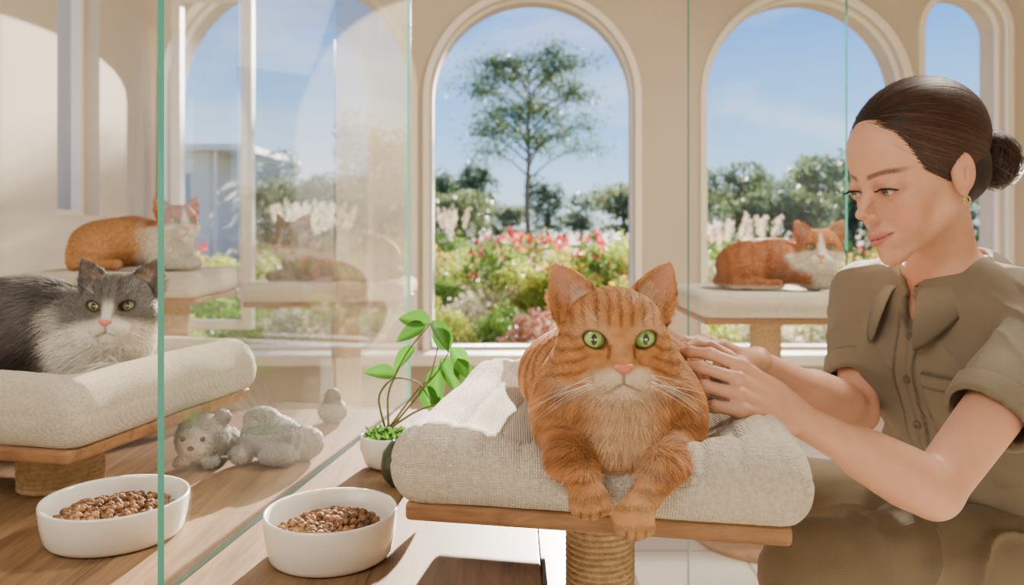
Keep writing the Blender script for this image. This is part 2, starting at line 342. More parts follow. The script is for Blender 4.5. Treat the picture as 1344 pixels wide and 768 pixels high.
# ---------------------------------------------------------------- cushions / towers
def cushion(c,z0,yaw,w,d,h,roll,grid,label,dip=None,group=None,wr=.0022,cr=.5):
    R=rotz(yaw); a=w/2-roll; b=d/2-roll; c=np.asarray(c,float)
    def fn(X,Y,Z):
        u=R[0,0]*(X-c[0])+R[1,0]*(Y-c[1]); v=R[0,1]*(X-c[0])+R[1,1]*(Y-c[1]); z=Z-z0+0*u+0*v
        u=u+0*z; v=v+0*z
        if dip is not None: z=z+dip(u,v)*np.clip(z/h,0,1)
        rr=h*.42
        qx=np.maximum(np.abs(u)-a-roll*.6+rr*.6,0); qy=np.maximum(np.abs(v)-b-roll*.6+rr*.6,0); qz=np.maximum(np.abs(z-h/2)-(h/2-rr),0)
        f=np.sqrt(qx**2+qy**2+qz**2)-rr
        du=np.abs(u)-a; dv=np.abs(v)-b
        e=np.where((du<0)&(dv<0),np.minimum(-du,-dv),np.sqrt(np.maximum(du,0)**2+np.maximum(dv,0)**2))
        g=np.sqrt(e**2+((z-roll)*.95)**2)-roll
        k=.02; hh=np.maximum(k-np.abs(f-g),0)/k
        return np.minimum(f,g)-hh*hh*k*.25
    rad=math.hypot(w,d)/2+.02
    F=Field.uni((c[0]-rad,c[1]-rad,z0-.02),(c[0]+rad,c[1]+rad,z0+h+roll+.03),grid)
    F.add((A(c[0],c[1],z0+h/2),A(rad,rad,h+roll),fn),.001)
    v,f=F.nets(); n=vnormals(v,f)
    uv=(v-A(c[0],c[1],z0))@R
    ch=np.abs(np.sin(uv[:,0]*95+.5*vnoise(v,10,8)))
    crease=-(1-ch)**3*sst(.02,.07,np.abs(uv[:,0]))*sst(h*.5,h*.9,uv[:,2])
    seam=np.exp(-((uv[:,2]-roll*1.0)/.0020)**2)*(np.maximum(np.abs(uv[:,0])-a,np.abs(uv[:,1])-b)>roll*.5)
    v=v+n*(vnoise(v,12,3)*wr+vnoise(v*A(1,1,2),34,5)*wr*.25+crease*.0045*cr-seam*.0022)[:,None]; v[:,2]=np.maximum(v[:,2],z0)
    v=relax(v,f,1,.3)
    t=Thing('cushion',(c[0],c[1],z0),label,'cushion',group); t.body(v,f,m_cush)
def rope_post(c,r,z0,z1):
    n=48; pitch=.0066; m=int((z1-z0)/pitch*6); zz=np.linspace(z0,z1,m); th=np.arange(n)*2*math.pi/n
    ph=2*math.pi*zz[:,None]/pitch-th[None,:]; rr=r+.0026*np.abs(np.cos(ph/2))
    v=np.stack([c[0]+rr*np.cos(th),c[1]+rr*np.sin(th),np.repeat(zz[:,None],n,1)],-1).reshape(-1,3)
    i,j=np.meshgrid(np.arange(m-1),np.arange(n),indexing='ij'); j2=(j+1)%n
    return v,np.stack([i*n+j,i*n+j2,(i+1)*n+j2,(i+1)*n+j],-1).reshape(-1,4)
def tower(c,post,z,yaw,w,d,zf,r,label,basew=.2):
    t=Thing('cat_tower',(post[0],post[1],zf),label,'cat tower')
    v,f=box((c[0]-w/2,c[1]-d/2,z-.018),(c[0]+w/2,c[1]+d/2,z),.005,rotz(yaw),A(c[0],c[1],0)); t.part('platform',v,f,m_board,smooth=False)
    if basew:
        v,f=lathe([(0.001,zf),(basew,zf),(basew,zf+.018),(basew-.004,zf+.022),(.001,zf+.022)],64,(post[0],post[1],0)); t.part('base',v,f,m_board)
    v,f=rope_post(post,r,zf+(.022 if basew else 0),z-.018); t.part('post',v,f,m_rope,label='post wrapped in sisal rope')
YW=math.radians(-10.6)
tower((.102,.888),(.098,.888),.592,YW,.35,.345,0,.036,'cat tower with oak platform under the orange tabby')
cushion((.104,.892),.592,YW,.385,.375,.056,.036,.0026,'cream linen cat cushion with puffy edges under the orange tabby',dip=lambda u,v:.036*np.exp(-(u/.085)**2)*(1-sst(-.02,.16,v))-.008*sst(.06,.16,v),cr=.8)
tower((-.674,1.156),(-.60,1.06),.592,math.radians(-13.3),.42,.385,.51,.05,'low cat tower with oak platform standing on the bench',basew=0)
cushion((-.674,1.16),.592,math.radians(-13.3),.45,.41,.045,.04,.0038,'thick pale linen cushion with rolled edges under the grey cat',cr=.2)
tower((.724,2.2),(.70,2.2),.623,0,.47,.36,0,.040,'cat tower with sisal post holding an orange and white cat')
cushion((.724,2.2),.623,0,.49,.38,.06,.028,.007,'pale flat linen cushion on the tower near the window',cr=.2)
tower((-1.085,2.3),(-.98,2.3),.665,0,.48,.36,0,.045,'cat tower with oak platform beside the plastered wall')
cushion((-1.085,2.3),.665,0,.50,.38,.065,.03,.007,'pale linen cushion under the white and orange cat',cr=.2)
tower((-.56,2.5),(-.52,2.5),.635,0,.46,.34,0,.045,'cat tower with sisal post standing in for a glass reflection')  # solid tower and cushion built where the glass only reflects one
cushion((-.56,2.5),.635,0,.48,.36,.05,.026,.007,'thin linen cushion on the tower standing in for a reflection',cr=.2)
# ---------------------------------------------------------------- cats
EX,EY,EZ=.0242,-.0266,.003
def cat_head(F,H,eyeopen=1.):
    F.add(H.ell((0,.012,.004),(.050,.052,.043)),.015)
    F.add(H.ell((0,-.014,.004),(.0445,.031,.036)),.015)
    F.add(H.ell((0,-.014,.022),(.036,.026,.022)),.012)
    for s in (-1,1): F.add(H.ell((s*.032,.000,-.020),(.0265,.034,.025)),.015)
    F.add(H.cap((0,-.030,.008),(0,-.054,-.018),.0150,.0110),.010)
    for s in (-1,1): F.add(H.ell((s*.0125,-.048,-.0315),(.0165,.0180,.0135)),.006)
    F.add(H.ell((0,-.045,-.047),(.014,.014,.010)),.006)
    for s in (-1,1):
        F.add(H.ell((s*EX,EY,EZ),(.0150,.0150,.0146)),.012)
    for s in (-1,1):
        F.sub(H.ell((s*(EX+.0004),EY-.0160,EZ),(.0120,.013,.0084*eyeopen),roty(-s*.36)),.002)
        F.sub(H.cap((s*.0135,-.046,-.003),(s*.0110,-.052,-.010),.0012,.0010),.003)
        b=H.p((s*.034,.010,.026)); tip=H.p((s*.060,.014,.0715)); u=nz(tip-b); Hh=np.linalg.norm(tip-b)
        Nn=H.v(nz(A(s*.30,-1,.1))); Nn=nz(Nn-u*(u@Nn)); sd=np.cross(u,Nn); w0=.0265*H.k
        def fn(X,Y,Z,b=b,u=u,Nn=Nn,sd=sd,w0=w0,Hh=Hh):
            x,y,z=X-b[0],Y-b[1],Z-b[2]
            h=(x*u[0]+y*u[1]+z*u[2])/Hh; a=(x*sd[0]+y*sd[1]+z*sd[2]); n=x*Nn[0]+y*Nn[1]+z*Nn[2]
            hc=np.clip(h,0,1); W=w0*np.maximum(1-hc**1.9,0)**.8-.0005
            n0=.014*(a/w0)**2-.009*(1-hc)
            tt=.0046-.0014*hc
            f=np.maximum(np.abs(a)-W,np.maximum(np.abs(n-n0)-tt,np.maximum((h-1)*Hh,-h*Hh-.012)))
            return f*.8
        F.add(((b+tip)/2,np.full(3,.045*H.k),fn),.006)
    for s in (-1,1): F.sub(H.cap((0,-.0665,-.0345),(s*.013,-.0600,-.0400),.0011,.0008),.002)
def ear_coord(L):
    s=np.sign(L[:,0]); b=np.stack([s*.034,0*s+.010,0*s+.026],1); tip=np.stack([s*.060,0*s+.014,0*s+.0715],1); u=nz(tip-b); d=L-b; h=np.sum(d*u,1)/.0525
    perp=d-u*np.sum(d*u,1,keepdims=True); a=perp[:,0]*s; return h,a
def head_cols(L,style,nrm_l):
    x,y,z=L.T; ax=np.abs(x); n=vnoise(L,60,2); earc=lin(208,154,132)
    if style=='orange':
        base=np.tile(lin(196,138,86),(len(L),1)); dk=lin(132,78,42); wh=lin(232,214,190)
        st=np.cos(2*math.pi*(x/.0110)+n*1.3)*sst(.010,.020,z)*sst(.04,.0,y)
        ck=np.cos(2*math.pi*((z+.45*ax)/.0115)+n*1.6)*sst(.026,.036,ax)*sst(.02,.01,z)
        s=sst(.05,.9,np.maximum(st,ck))*sst(.060,.043,z)
        c=base*(1-s[:,None]*.72)+dk*s[:,None]*.72
        c*=(1+.20*vnoise(L,190,9)+.10*n)[:,None]
        br_=sst(.012,.004,ax)*sst(.012,.0,z)*sst(-.022,-.012,z)*(y<-.03); c=c*(1-.3*br_[:,None])+lin(214,164,116)*.3*br_[:,None]
        er=np.hypot((ax-EX)/1.15,(z-EZ-.004)/1.05)
        ring=sst(.0200,.0120,er)*(y<0)*sst(-.004,.008,z-EZ+.002); c=c*(1-.18*ring[:,None])+wh*.18*ring[:,None]
        mz=sst(1.25,.65,np.sqrt((x/.032)**2+((z+.037)/.018)**2))*(y<.01); c=c*(1-mz[:,None]*.92)+wh*mz[:,None]*.92
        lo=sst(-.035,-.055,z); c=c*(1-lo[:,None]*.6)+wh*lo[:,None]*.6
        tear=sst(.0024,.0008,np.abs((ax-.0115)+(z+.004)*.15))*(z<.0)*(z>-.014)*(y<-.03); c=c*(1-.45*tear[:,None])
    elif style=='orange_white':
        og=lin(186,116,64); wh=lin(230,222,208)
        m=np.maximum(sst(-.002,-.012,z+.25*(ax-.03)),sst(.013,.008,ax+.25*np.maximum(z,0))*(y<0))
        s=sst(.2,.8,np.cos(2*math.pi*x/.016+n))*.4
        c=(og*(1-s[:,None])+lin(144,80,40)*s[:,None])*(1-m[:,None])+wh*m[:,None]
    elif style=='grey_white':
        g=lin(112,108,105); wh=lin(228,222,212); dk=lin(66,62,61); earc=lin(128,110,102)
        s=sst(.1,.8,np.cos(2*math.pi*x/.012+n*1.5))*sst(.01,.025,z)
        g2=g*(1-.6*s[:,None])+dk*.6*s[:,None]; g2*=(1+.2*vnoise(L,120,5))[:,None]
        m=np.maximum(sst(-.012,-.028,z+.3*(ax-.03)),sst(.010,.005,ax)*(y<0)*sst(.018,-.0,z))
        c=g2*(1-m[:,None])+wh*m[:,None]
    else:
        g=lin(156,130,106); dk=lin(96,78,62); s=sst(0,.8,np.cos(2*math.pi*x/.015+n*2)); c=g*(1-s[:,None])+dk*s[:,None]
        m=sst(-.022,-.034,z)*(y<0); c=c*(1-m[:,None])+lin(200,188,170)*m[:,None]
    h,a=ear_coord(L); inner=sst(.10,.22,h)*sst(.0210,.0125,np.abs(a)+h*.013)*(nrm_l[:,1]<-.2)*(z>.030)
    c=c*(1-.75*inner[:,None])+earc*.75*inner[:,None]
    tf_=inner*sst(.55,.2,h)*(a<.002); c=c*(1-.5*tf_[:,None])+lin(234,210,184)*.5*tf_[:,None]
    q=ax-EX-.0004; ca,sa=math.cos(.36),math.sin(.36); eu=q*ca+(z-EZ)*sa; ev=-q*sa+(z-EZ)*ca
    er=np.hypot(eu/1.38,ev); ln=sst(.0100,.0082,er)*(y<-.02)
    c=c*(1-ln[:,None]*.75)+lin(60,38,26)*.75*ln[:,None]
    ml=sst(.0022,.0006,np.abs(z+.0345+.42*ax))*sst(.016,.010,ax)*(y<-.045); ml=np.maximum(ml,sst(.0020,.0006,ax)*(z<-.026)*(z>-.036)*(y<-.05)); c=c*(1-.65*ml[:,None])
    return c
def eye_cat(t,H,iris):
    for s in (-1,1):
        c=H.p((s*EX,EY,EZ)); v,f=sphere((0,0,0),.01365*H.k,48)
        g=nz(A(s*.05,-1,0.0)); n=nz(v)
        ang=np.arccos(np.clip(n@g,-1,1)); up=A(0,0,1); rt=np.cross(g,up)
        a=n@rt; b=n@up
        pup=np.sqrt((a/.22)**2+(b/.38)**2)
        col=np.tile(iris,(len(v),1))*(1.2-.45*sst(.45,.95,ang)-.25*sst(.2,.5,b))[:,None]
        col[ang>1.0]=lin(30,22,16); k_=sst(1.12,.95,pup)[:,None]; col=col*(1-k_)+.004*k_
        t.part('eye',v@H.R.T+c,f,m_eye,cols=col,label='round cat eye with dark oval pupil')
    v,f=sphere((0,0,0),(.0086,.0048,.0058),16); v[:,0]*=np.clip(1+v[:,2]/.0058*.5,.3,2); v=(v*H.k)@H.R.T+H.p((0,-.0618,-.0205)); t.part('nose',v,f,m_nose,label='pink cat nose')
def fur(t,v,f,nr,cols,tdir,length,count,width,lift=.45,keep=None,rand=.22,sub=None):
    fi=rng.integers(0,len(f),count)
    if keep is not None: fi=fi[rng.random(len(fi))<keep[f[fi,0]]]
    n_=len(fi); a=rng.random((n_,1)); b=rng.random((n_,1)); q=f[fi]
    w=[(1-a)*(1-b),a*(1-b),a*b,(1-a)*b]
    I=lambda X:sum(w[i]*X[q[:,i]] for i in range(4))
    p=I(v); n=nz(I(nr)); c=I(cols); td=I(tdir); L=I(length[:,None])*(rng.random((n_,1))*.5+.7)
    cl=np.stack([vnoise(p,70,21),vnoise(p,70,22),vnoise(p,70,23)],1)*.22
    td=td+rng.normal(0,rand,(n_,3))+cl; td=nz(td-n*np.sum(td*n,1,keepdims=True))
    d0=nz(td+n*lift*(.7+.6*rng.random((n_,1)))); d1=nz(td+n*lift*.15+A(0,0,-.12))
    p0=p-n*.0008; p1=p0+d0*L*.5; p2=p1+d1*L*.55
    sd=nz(np.cross(n,td))*width*(.7+.6*rng.random((n_,1)))
    V=np.stack([p0-sd,p0+sd,p1-sd*.8,p1+sd*.8,p2],1).reshape(-1,3)
    o=np.arange(n_)[:,None]*5
    T=np.concatenate([o+A(0,1,3).astype(int),o+A(0,3,2).astype(int),o+A(2,3,4).astype(int)])
    gn=np.cross(V[T[:,1]]-V[T[:,0]],V[T[:,2]]-V[T[:,0]]); nn=np.tile(n,(3,1)); fl=np.sum(gn*nn,1)<0; T[fl]=T[fl][:,::-1]
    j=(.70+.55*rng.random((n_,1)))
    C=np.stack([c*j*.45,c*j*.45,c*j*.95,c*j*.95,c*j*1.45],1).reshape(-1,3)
    nm=nz(n+rng.normal(0,.2,(n_,3))); NN=np.repeat(nm,5,0)
    return t.part('fur',V,T,m_fur,cols=C,normals=NN,kind='stuff')
m_whisk=M('whisker_hair',lin(250,246,240),.4)
def whiskers(t,H,seed=1):
    r=np.random.default_rng(seed); parts=[]
    for s in (-1,1):
        for i in range(8):
            b=A(s*(.016+.008*r.random()),-.058+.006*r.random(),-.026-.012*r.random()); L=.045+.03*r.random(); d=nz(A(s*1.,-.25+.25*r.random(),-.25+.55*(r.random()-.4)))
            P=[H.p(b+d*L*q+A(0,.0,-.014)*q*q) for q in np.linspace(0,1,7)]; parts.append(tube(P,np.linspace(.00018,.00005,7)*H.k,4))
        for i in range(3):
            b=A(s*.022,-.040,.020); d=nz(A(s*(.5+.3*i),-.3,1.)); P=[H.p(b+d*.026*q) for q in np.linspace(0,1,5)]; parts.append(tube(P,np.linspace(.00012,.00005,5)*H.k,4))
    v,f=join(parts); t.part('whiskers',v,f,m_whisk,kind='stuff')
def head_fur_dir(L):
    d=L-A(0,-.075,-.018); d=nz(d*A(1,1,1.1)); e=sst(.03,.045,L[:,2])*sst(.02,.03,np.abs(L[:,0])); u=nz(np.stack([np.sign(L[:,0])*.45,0*e,0*e+1],1)); d=nz(d*(1-e[:,None])+u*e[:,None])
    m=sst(-.024,-.030,L[:,2])*(L[:,1]<-.035); dn=nz(np.stack([np.sign(L[:,0])*.8,0*m+.2,0*m-.8],1)); return nz(d*(1-m[:,None])+dn*m[:,None])
def head_len(L,base):
    l=np.full(len(L),base); d=np.linalg.norm((L-A(0,-.055,-.02)),axis=1); l*=.26+.74*sst(.026,.075,d)
    e=sst(.03,.045,L[:,2])*sst(.02,.03,np.abs(L[:,0])); h,a=ear_coord(L); tuft=e*sst(.5,.2,h)*(np.abs(a)<.016)*(L[:,1]<.012); l*=1-.55*e+.9*tuft
    ee=np.hypot(np.abs(L[:,0])-EX,L[:,2]-EZ); l*=.40+.60*sst(.012,.022,ee); return l
def head_keep(L):
    q=np.abs(L[:,0])-EX-.0004; ca,sa=math.cos(.36),math.sin(.36); eu=q*ca+(L[:,2]-EZ)*sa; ev=-q*sa+(L[:,2]-EZ)*ca
    k=1-((np.hypot(eu/1.38,ev)<.0084)&(L[:,1]<-.02)).astype(float)
    k*=1-((np.abs(L[:,0])<.008)&(np.abs(L[:,2]+.0205)<.006)&(L[:,1]<-.05)); return k
def finish_cat(t,v,f,H,headw,bodycol,style,bodydir,blen,N,width,hl,seed,iris,lift=.45):
    nr=vnormals(v,f); L=H.inv(v); nl=nr@H.R
    hc=head_cols(L,style,nl); w=headw[:,None]; cols=bodycol*(1-w)+hc*w
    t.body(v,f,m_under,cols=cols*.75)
    td=bodydir*(1-w)+(head_fur_dir(L)@H.R.T)*w
    ln=blen*(1-headw)+head_len(L,hl)*headw
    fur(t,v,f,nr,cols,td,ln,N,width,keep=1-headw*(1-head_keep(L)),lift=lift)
    eye_cat(t,H,iris); whiskers(t,H,seed)
GREEN=lin(142,182,98)
H=Fr((.1005,.785,.745),rotz(0.02)@rotx(.05),.98)
F=Field.uni((-.02,.63,.57),(.24,1.10,.84),.0019)
for c,r,k in [((.126,.99,.695),(.080,.085,.058),.02),((.116,.90,.694),(.090,.10,.058),.03),((.105,.810,.684),(.070,.062,.060),.03),((.102,.825,.712),(.048,.05,.045),.03),
              ((.052,.810,.667),(.034,.055,.045),.02),((.160,.810,.664),(.035,.055,.046),.02),((.050,.95,.675),(.042,.075,.045),.02),((.192,.95,.672),(.042,.075,.042),.02)]:
    F.add(ell(c,r),k)
F.add(cap((.103,.775,.70),(.102,.750,.648),.044,.042),.02)
legs=[[(.052,.785,.646),(.052,.715,.642),(.0650,.674,.625)],[(.155,.785,.644),(.136,.705,.638),(.1010,.664,.612)]]
for lg in legs:
    F.add(cap(lg[0],lg[1],.022,.0160),.014); F.add(cap(lg[1],lg[2],.0160,.0128),.010)
    p=A(*lg[2]); F.add(ell(p+A(0,-.003,-.006),(.0172,.0165,.0145)),.008)
    for q in (-1.5,-.5,.5,1.5): F.add(ell(p+A(q*.0080,-.0118+.0020*abs(q),-.0108+.0020*abs(q)),(.0052,.0066,.0060)),.0020)
for a,b in [((.19,1.05,.66),(.12,1.07,.655)),((.12,1.07,.655),(.03,1.02,.652))]: F.add(cap(a,b,.016,.014),.01)
cat_head(F,H)
v,f=F.nets(); L=H.inv(v)
hw=sst(.092,.074,np.linalg.norm(L*A(1,1,1.25),axis=1))*sst(-.062,-.05,L[:,2]); hw=np.maximum(hw,(L[:,2]>.02)*(np.abs(L[:,1])<.06)*1.)
n=vnoise(v,26,4); x,y,z=v.T
st=np.cos(2*math.pi*(y/.024)+n*2.6+z*40)
chestm=sst(.80,.755,y)
cs=np.cos(2*math.pi*(z/.0135)+n*2.6+np.abs(x-.103)*60)
s=sst(.0,.9,st*(1-chestm)+cs*chestm*.9)
bc=lin(194,136,84)*(1-.7*s[:,None])+lin(130,76,40)*.7*s[:,None]
bc*=(1+.20*vnoise(v*A(1,1,.5),120,9)+.12*vnoise(v,45,12))[:,None]
cm=sst(.036,.010,np.abs(x-.102))*chestm*sst(.62,.66,z); bc=bc*(1-.5*cm[:,None])+lin(224,196,162)*.5*cm[:,None]
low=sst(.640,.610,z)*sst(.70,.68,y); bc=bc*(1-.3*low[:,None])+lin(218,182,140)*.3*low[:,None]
for lg in legs:
    p=A(*lg[2])
    for q in (-1,0,1):
        g=sst(.0014,.0004,np.abs(x-(p[0]+q*.0080)))*(y<p[1]-.008)*(z<p[2]-.008); bc=bc*(1-.55*g[:,None])
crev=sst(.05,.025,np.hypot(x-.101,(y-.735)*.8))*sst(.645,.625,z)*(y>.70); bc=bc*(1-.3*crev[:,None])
bd=np.tile(A(0,1,-.35),(len(v),1)); fr_=sst(.80,.76,y)[:,None]; side=np.stack([(x-.103)*9,0*x+.1,0*x-1],1); bd=bd*(1-fr_)+side*fr_
bl=.0095+.008*chestm*sst(.62,.66,z); bl=np.where((z<.64)&(y<.73),.0045,bl); bl=np.where((z<.62)&(y<.70),.0030,bl)
t=Thing('cat',(.105,.86,.64),'orange tabby cat with green eyes, paws over the cushion edge','cat')
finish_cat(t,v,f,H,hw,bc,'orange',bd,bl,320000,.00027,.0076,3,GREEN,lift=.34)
def cat_lying(base,yaw,flip,sc,ht,hyaw,hpitch,hs,h,style,bcol,N,width,fl,hl,label,iris,lift=.45,seed=1,fluff=1.,eo=.85):
    B=Fr(base,rotz(yaw)@np.diag([flip,1,1.]),sc); H=Fr(B.p(ht),rotz(hyaw)@rotx(hpitch),sc*hs)
    R=.30*sc; F=Field.uni((base[0]-R,base[1]-.17*sc-.02,base[2]-.02),(base[0]+R,base[1]+.17*sc,base[2]+(ht[2]+.11)*sc),h)
    for c,r,k in [((-.105,.01,.068),(.085,.080,.068),.03),((-.02,.01,.078),(.11,.080,.073),.03),((.085,-.005,.060),(.060,.062,.060),.03),((-.11,-.045,.045),(.065,.045,.045),.02),((.09,-.045,.045),(.045,.032,.042),.02)]:
        F.add(B.ell(c,np.array(r)*A(fluff,fluff,1)),k)
    hp=B.inv(H.p((0,.022,-.02))[None])[0]
    F.add(B.cap((.080,0,.075),hp,.052,.040),.03)
    F.add(B.cap((.100,-.02,.05),hp*A(1,1,.7),.040,.036),.03)
    for yy in (-.035,.02):
        F.add(B.cap((.09,yy-.01,.022),(.155,yy-.035,.016),.020,.016),.012); F.add(B.ell((.165,yy-.038,.014),(.020,.016,.013)),.006)
    F.add(B.cap((-.18,.0,.022),(-.14,-.075,.018),.018,.017),.015); F.add(B.cap((-.14,-.075,.018),(-.02,-.095,.016),.017,.013),.01)
    cat_head(F,H,eo)
    v,f=F.nets(); L=H.inv(v); P=B.inv(v)
    hw=sst(.098,.078,np.linalg.norm(L*A(1,1,1.25),axis=1)); hw=np.maximum(hw,((L[:,2]>.02)&(np.linalg.norm(L,axis=1)<.11))*1.)
    bc=bcol(P,vnoise(P,28,seed))
    bd=np.tile(B.v((-1,0,-.5)),(len(v),1)); bl=np.full(len(v),fl)
    t=Thing('cat',base,label,'cat'); finish_cat(t,v,f,H,hw,bc,style,bd,bl,N,width,hl,seed,iris,lift)
def col_grey(P,n):
    x,y,z=P.T; c=np.tile(lin(92,86,84),(len(P),1))*(1+.3*n[:,None])
    w=sst(.050,.078,x+n*.02); c=c*(1-w[:,None])+lin(230,223,212)*w[:,None]; return c
def col_ow(P,n):
    x,y,z=P.T; s=sst(0,.8,np.cos(2*math.pi*x/.04+n*2))*.4; c=lin(174,104,56)*(1-s[:,None])+lin(130,72,38)*s[:,None]
    w=np.maximum(sst(.07,.095,x+n*.02),sst(.018,.01,z)); return c*(1-w[:,None])+lin(228,219,204)*w[:,None]
def col_wo(P,n):
    x,y,z=P.T; c=np.tile(lin(198,146,96),(len(P),1)); w=sst(.01,.06,x+n*.03); return c*(1-w[:,None])+lin(232,225,212)*w[:,None]
def col_br(P,n):
    x,y,z=P.T; s=sst(-.2,.7,np.cos(2*math.pi*x/.035+n*3)); return lin(146,122,100)*(1-s[:,None])+lin(102,84,68)*s[:,None]
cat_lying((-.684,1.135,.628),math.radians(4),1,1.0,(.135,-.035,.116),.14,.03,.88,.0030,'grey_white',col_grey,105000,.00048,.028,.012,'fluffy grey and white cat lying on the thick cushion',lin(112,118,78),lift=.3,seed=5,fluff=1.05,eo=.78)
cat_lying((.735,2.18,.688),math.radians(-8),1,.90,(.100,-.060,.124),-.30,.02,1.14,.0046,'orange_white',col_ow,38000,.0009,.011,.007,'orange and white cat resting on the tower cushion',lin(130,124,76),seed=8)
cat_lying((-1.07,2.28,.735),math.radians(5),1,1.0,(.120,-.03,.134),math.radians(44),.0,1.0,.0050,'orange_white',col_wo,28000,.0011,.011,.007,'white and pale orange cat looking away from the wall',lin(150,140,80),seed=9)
cat_lying((-.55,2.48,.690),math.radians(0),-1,1.05,(.125,-.03,.125),math.radians(-25),.05,1.0,.0055,'brown',col_br,22000,.0012,.012,.009,'brown tabby cat modelled solid in place of a glass reflection',lin(150,140,80),seed=11)  # solid stand-in for a cat reflected in the glass
# ---------------------------------------------------------------- person
def sp(segs):
    o=[segs[0][0]]
    for a,b,h in segs:
        n=max(1,int(round((b-a)/h))); o+=list(a+(b-a)*np.arange(1,n+1)/n)
    return np.array(o)
F=Field(sp([(.11,.32,.0021),(.32,.405,.0032),(.405,.64,.0016),(.64,.82,.004)]),
        sp([(.72,.79,.003),(.79,.95,.0021),(.95,1.17,.0017),(1.17,1.38,.004)]),
        sp([(.30,.62,.004),(.62,.78,.0021),(.78,1.06,.0016)]))
yaw=math.radians(75); fw=A(-math.sin(yaw),-math.cos(yaw),0); pit=math.radians(17)
rt=np.cross(fw,A(0,0,1)); fwd=fw*math.cos(pit)-A(0,0,1)*math.sin(pit); up=np.cross(rt,fwd)
HH=Fr((.532,1.05,.920),np.stack([rt,fwd,up],1),.945)
h=HH
F.add(h.ell((0,-.018,.045),(.070,.090,.078)),.02)
F.add(h.ell((0,.026,-.012),(.050,.052,.080)),.03)
F.add(h.ell((0,.045,.045),(.045,.034,.038)),.03)
for s in (-1,1):
    F.add(h.cap((s*.0450,.0,-.048),(s*.010,.061,-.092),.0125,.0108),.022)
    F.add(h.ell((s*.036,.052,-.025),(.018,.018,.016)),.020)
    F.add(h.ell((s*.029,.055,-.050),(.015,.015,.018)),.020)
F.add(h.ell((0,.072,-.095),(.0140,.013,.0130)),.014)
F.add(h.ell((0,.070,-.066),(.024,.021,.021)),.014)
for s in (-1,1):
    F.sub(h.ell((s*.031,.097,.001),(.019,.0185,.0125)),.012)
    F.add(h.cap((s*.012,.077,.018),(s*.043,.063,.019),.0058,.0045),.010)
F.add(h.cap((0,.077,.012),(0,.089,-.012),.0055,.0050),.010)
F.add(h.cap((0,.089,-.012),(0,.1020,-.0255),.0048,.0054),.008)
F.add(h.ell((0,.1010,-.0272),(.0072,.0074,.0064)),.005)
for s in (-1,1):
    F.add(h.ell((s*.0086,.0915,-.0325),(.0046,.0074,.0048)),.0035)
    F.sub(h.ell((s*.0048,.0970,-.0372),(.0025,.0042,.0022)),.0015)
    F.add(h.ell((s*.031,.0685,0),(.0158,.0153,.0150)),.006)
    F.sub(h.ell((s*.0322,.0870,-.0030),(.0160,.0125,.0062),roty(-s*.08)),.0012)
    F.add(h.cap((0,.0930,-.0595),(s*.020,.0815,-.0605),.0048,.0024),.004)
    F.add(h.cap((0,.0908,-.0712),(s*.016,.0825,-.0662),.0062,.0030),.004)
    F.sub(h.cap((0,.0992,-.0656),(s*.025,.0815,-.0592),.0011,.0011),.0018)
    F.add(h.ell((s*.070,-.012,-.004),(.0060,.0150,.027),rotz(s*.45)@rotx(.18)),.005)
    F.sub(h.ell((s*.0772,-.007,.001),(.0052,.0090,.016),rotz(s*.45)@rotx(.18)),.003)
    F.add(h.ell((s*.0765,-.012,-.006),(.0022,.0035,.010),rotz(s*.45)@rotx(.18)),.002)
    F.add(h.ell((s*.0685,-.006,-.029),(.0052,.0062,.0072)),.004)
F.sub(h.cap((-.012,.0965,-.0835),(.012,.0965,-.0835),.004,.004),.010)
F.sub(h.cap((0,.1010,-.046),(0,.0975,-.055),.0014,.0018),.004)
NB=A(.605,1.105,.775)
F.add(cap(h.p((0,-.020,-.035)),NB+A(-.005,0,0),.039,.047),.03)
tl=A(.342,-.94,0); tf=A(-.94,-.342,0); TR=np.stack([tl,tf,A(0,0,1)],1)
S1=A(.655,.955,.736); E1=A(.445,.842,.572); W1=A(.292,.835,.655)
S2=A(.550,1.245,.746); E2=A(.490,1.130,.590); W2=A(.305,1.000,.682)
F.add(cap(S1,S2,.042,.042),.04); F.add(ell((.620,1.105,.66),(.13,.080,.12),TR),.03); F.add(ell((.645,1.12,.54),(.115,.08,.13),TR),.03); F.add(ell((.69,1.14,.43),(.13,.095,.10),TR),.03)
F.add(cap(NB+A(0,0,-.01),S1*.5+NB*.5,.046,.040),.03); F.add(cap(NB+A(0,0,-.01),S2*.5+NB*.5,.046,.040),.03)
F.add(cap(S1,E1,.037,.0275),.012); F.add(cap(S2,E2,.036,.0275),.012)
for E,W in ((E1,W1),(E2,W2)):
    F.add(cap(E,W,.0275,.0172),.010); F.add(cap(E*.80+W*.20,E*.55+W*.45,.0295,.0248),.02); F.add(ell(W+A(.004,-.003,.009),(.010,.009,.009)),.012)
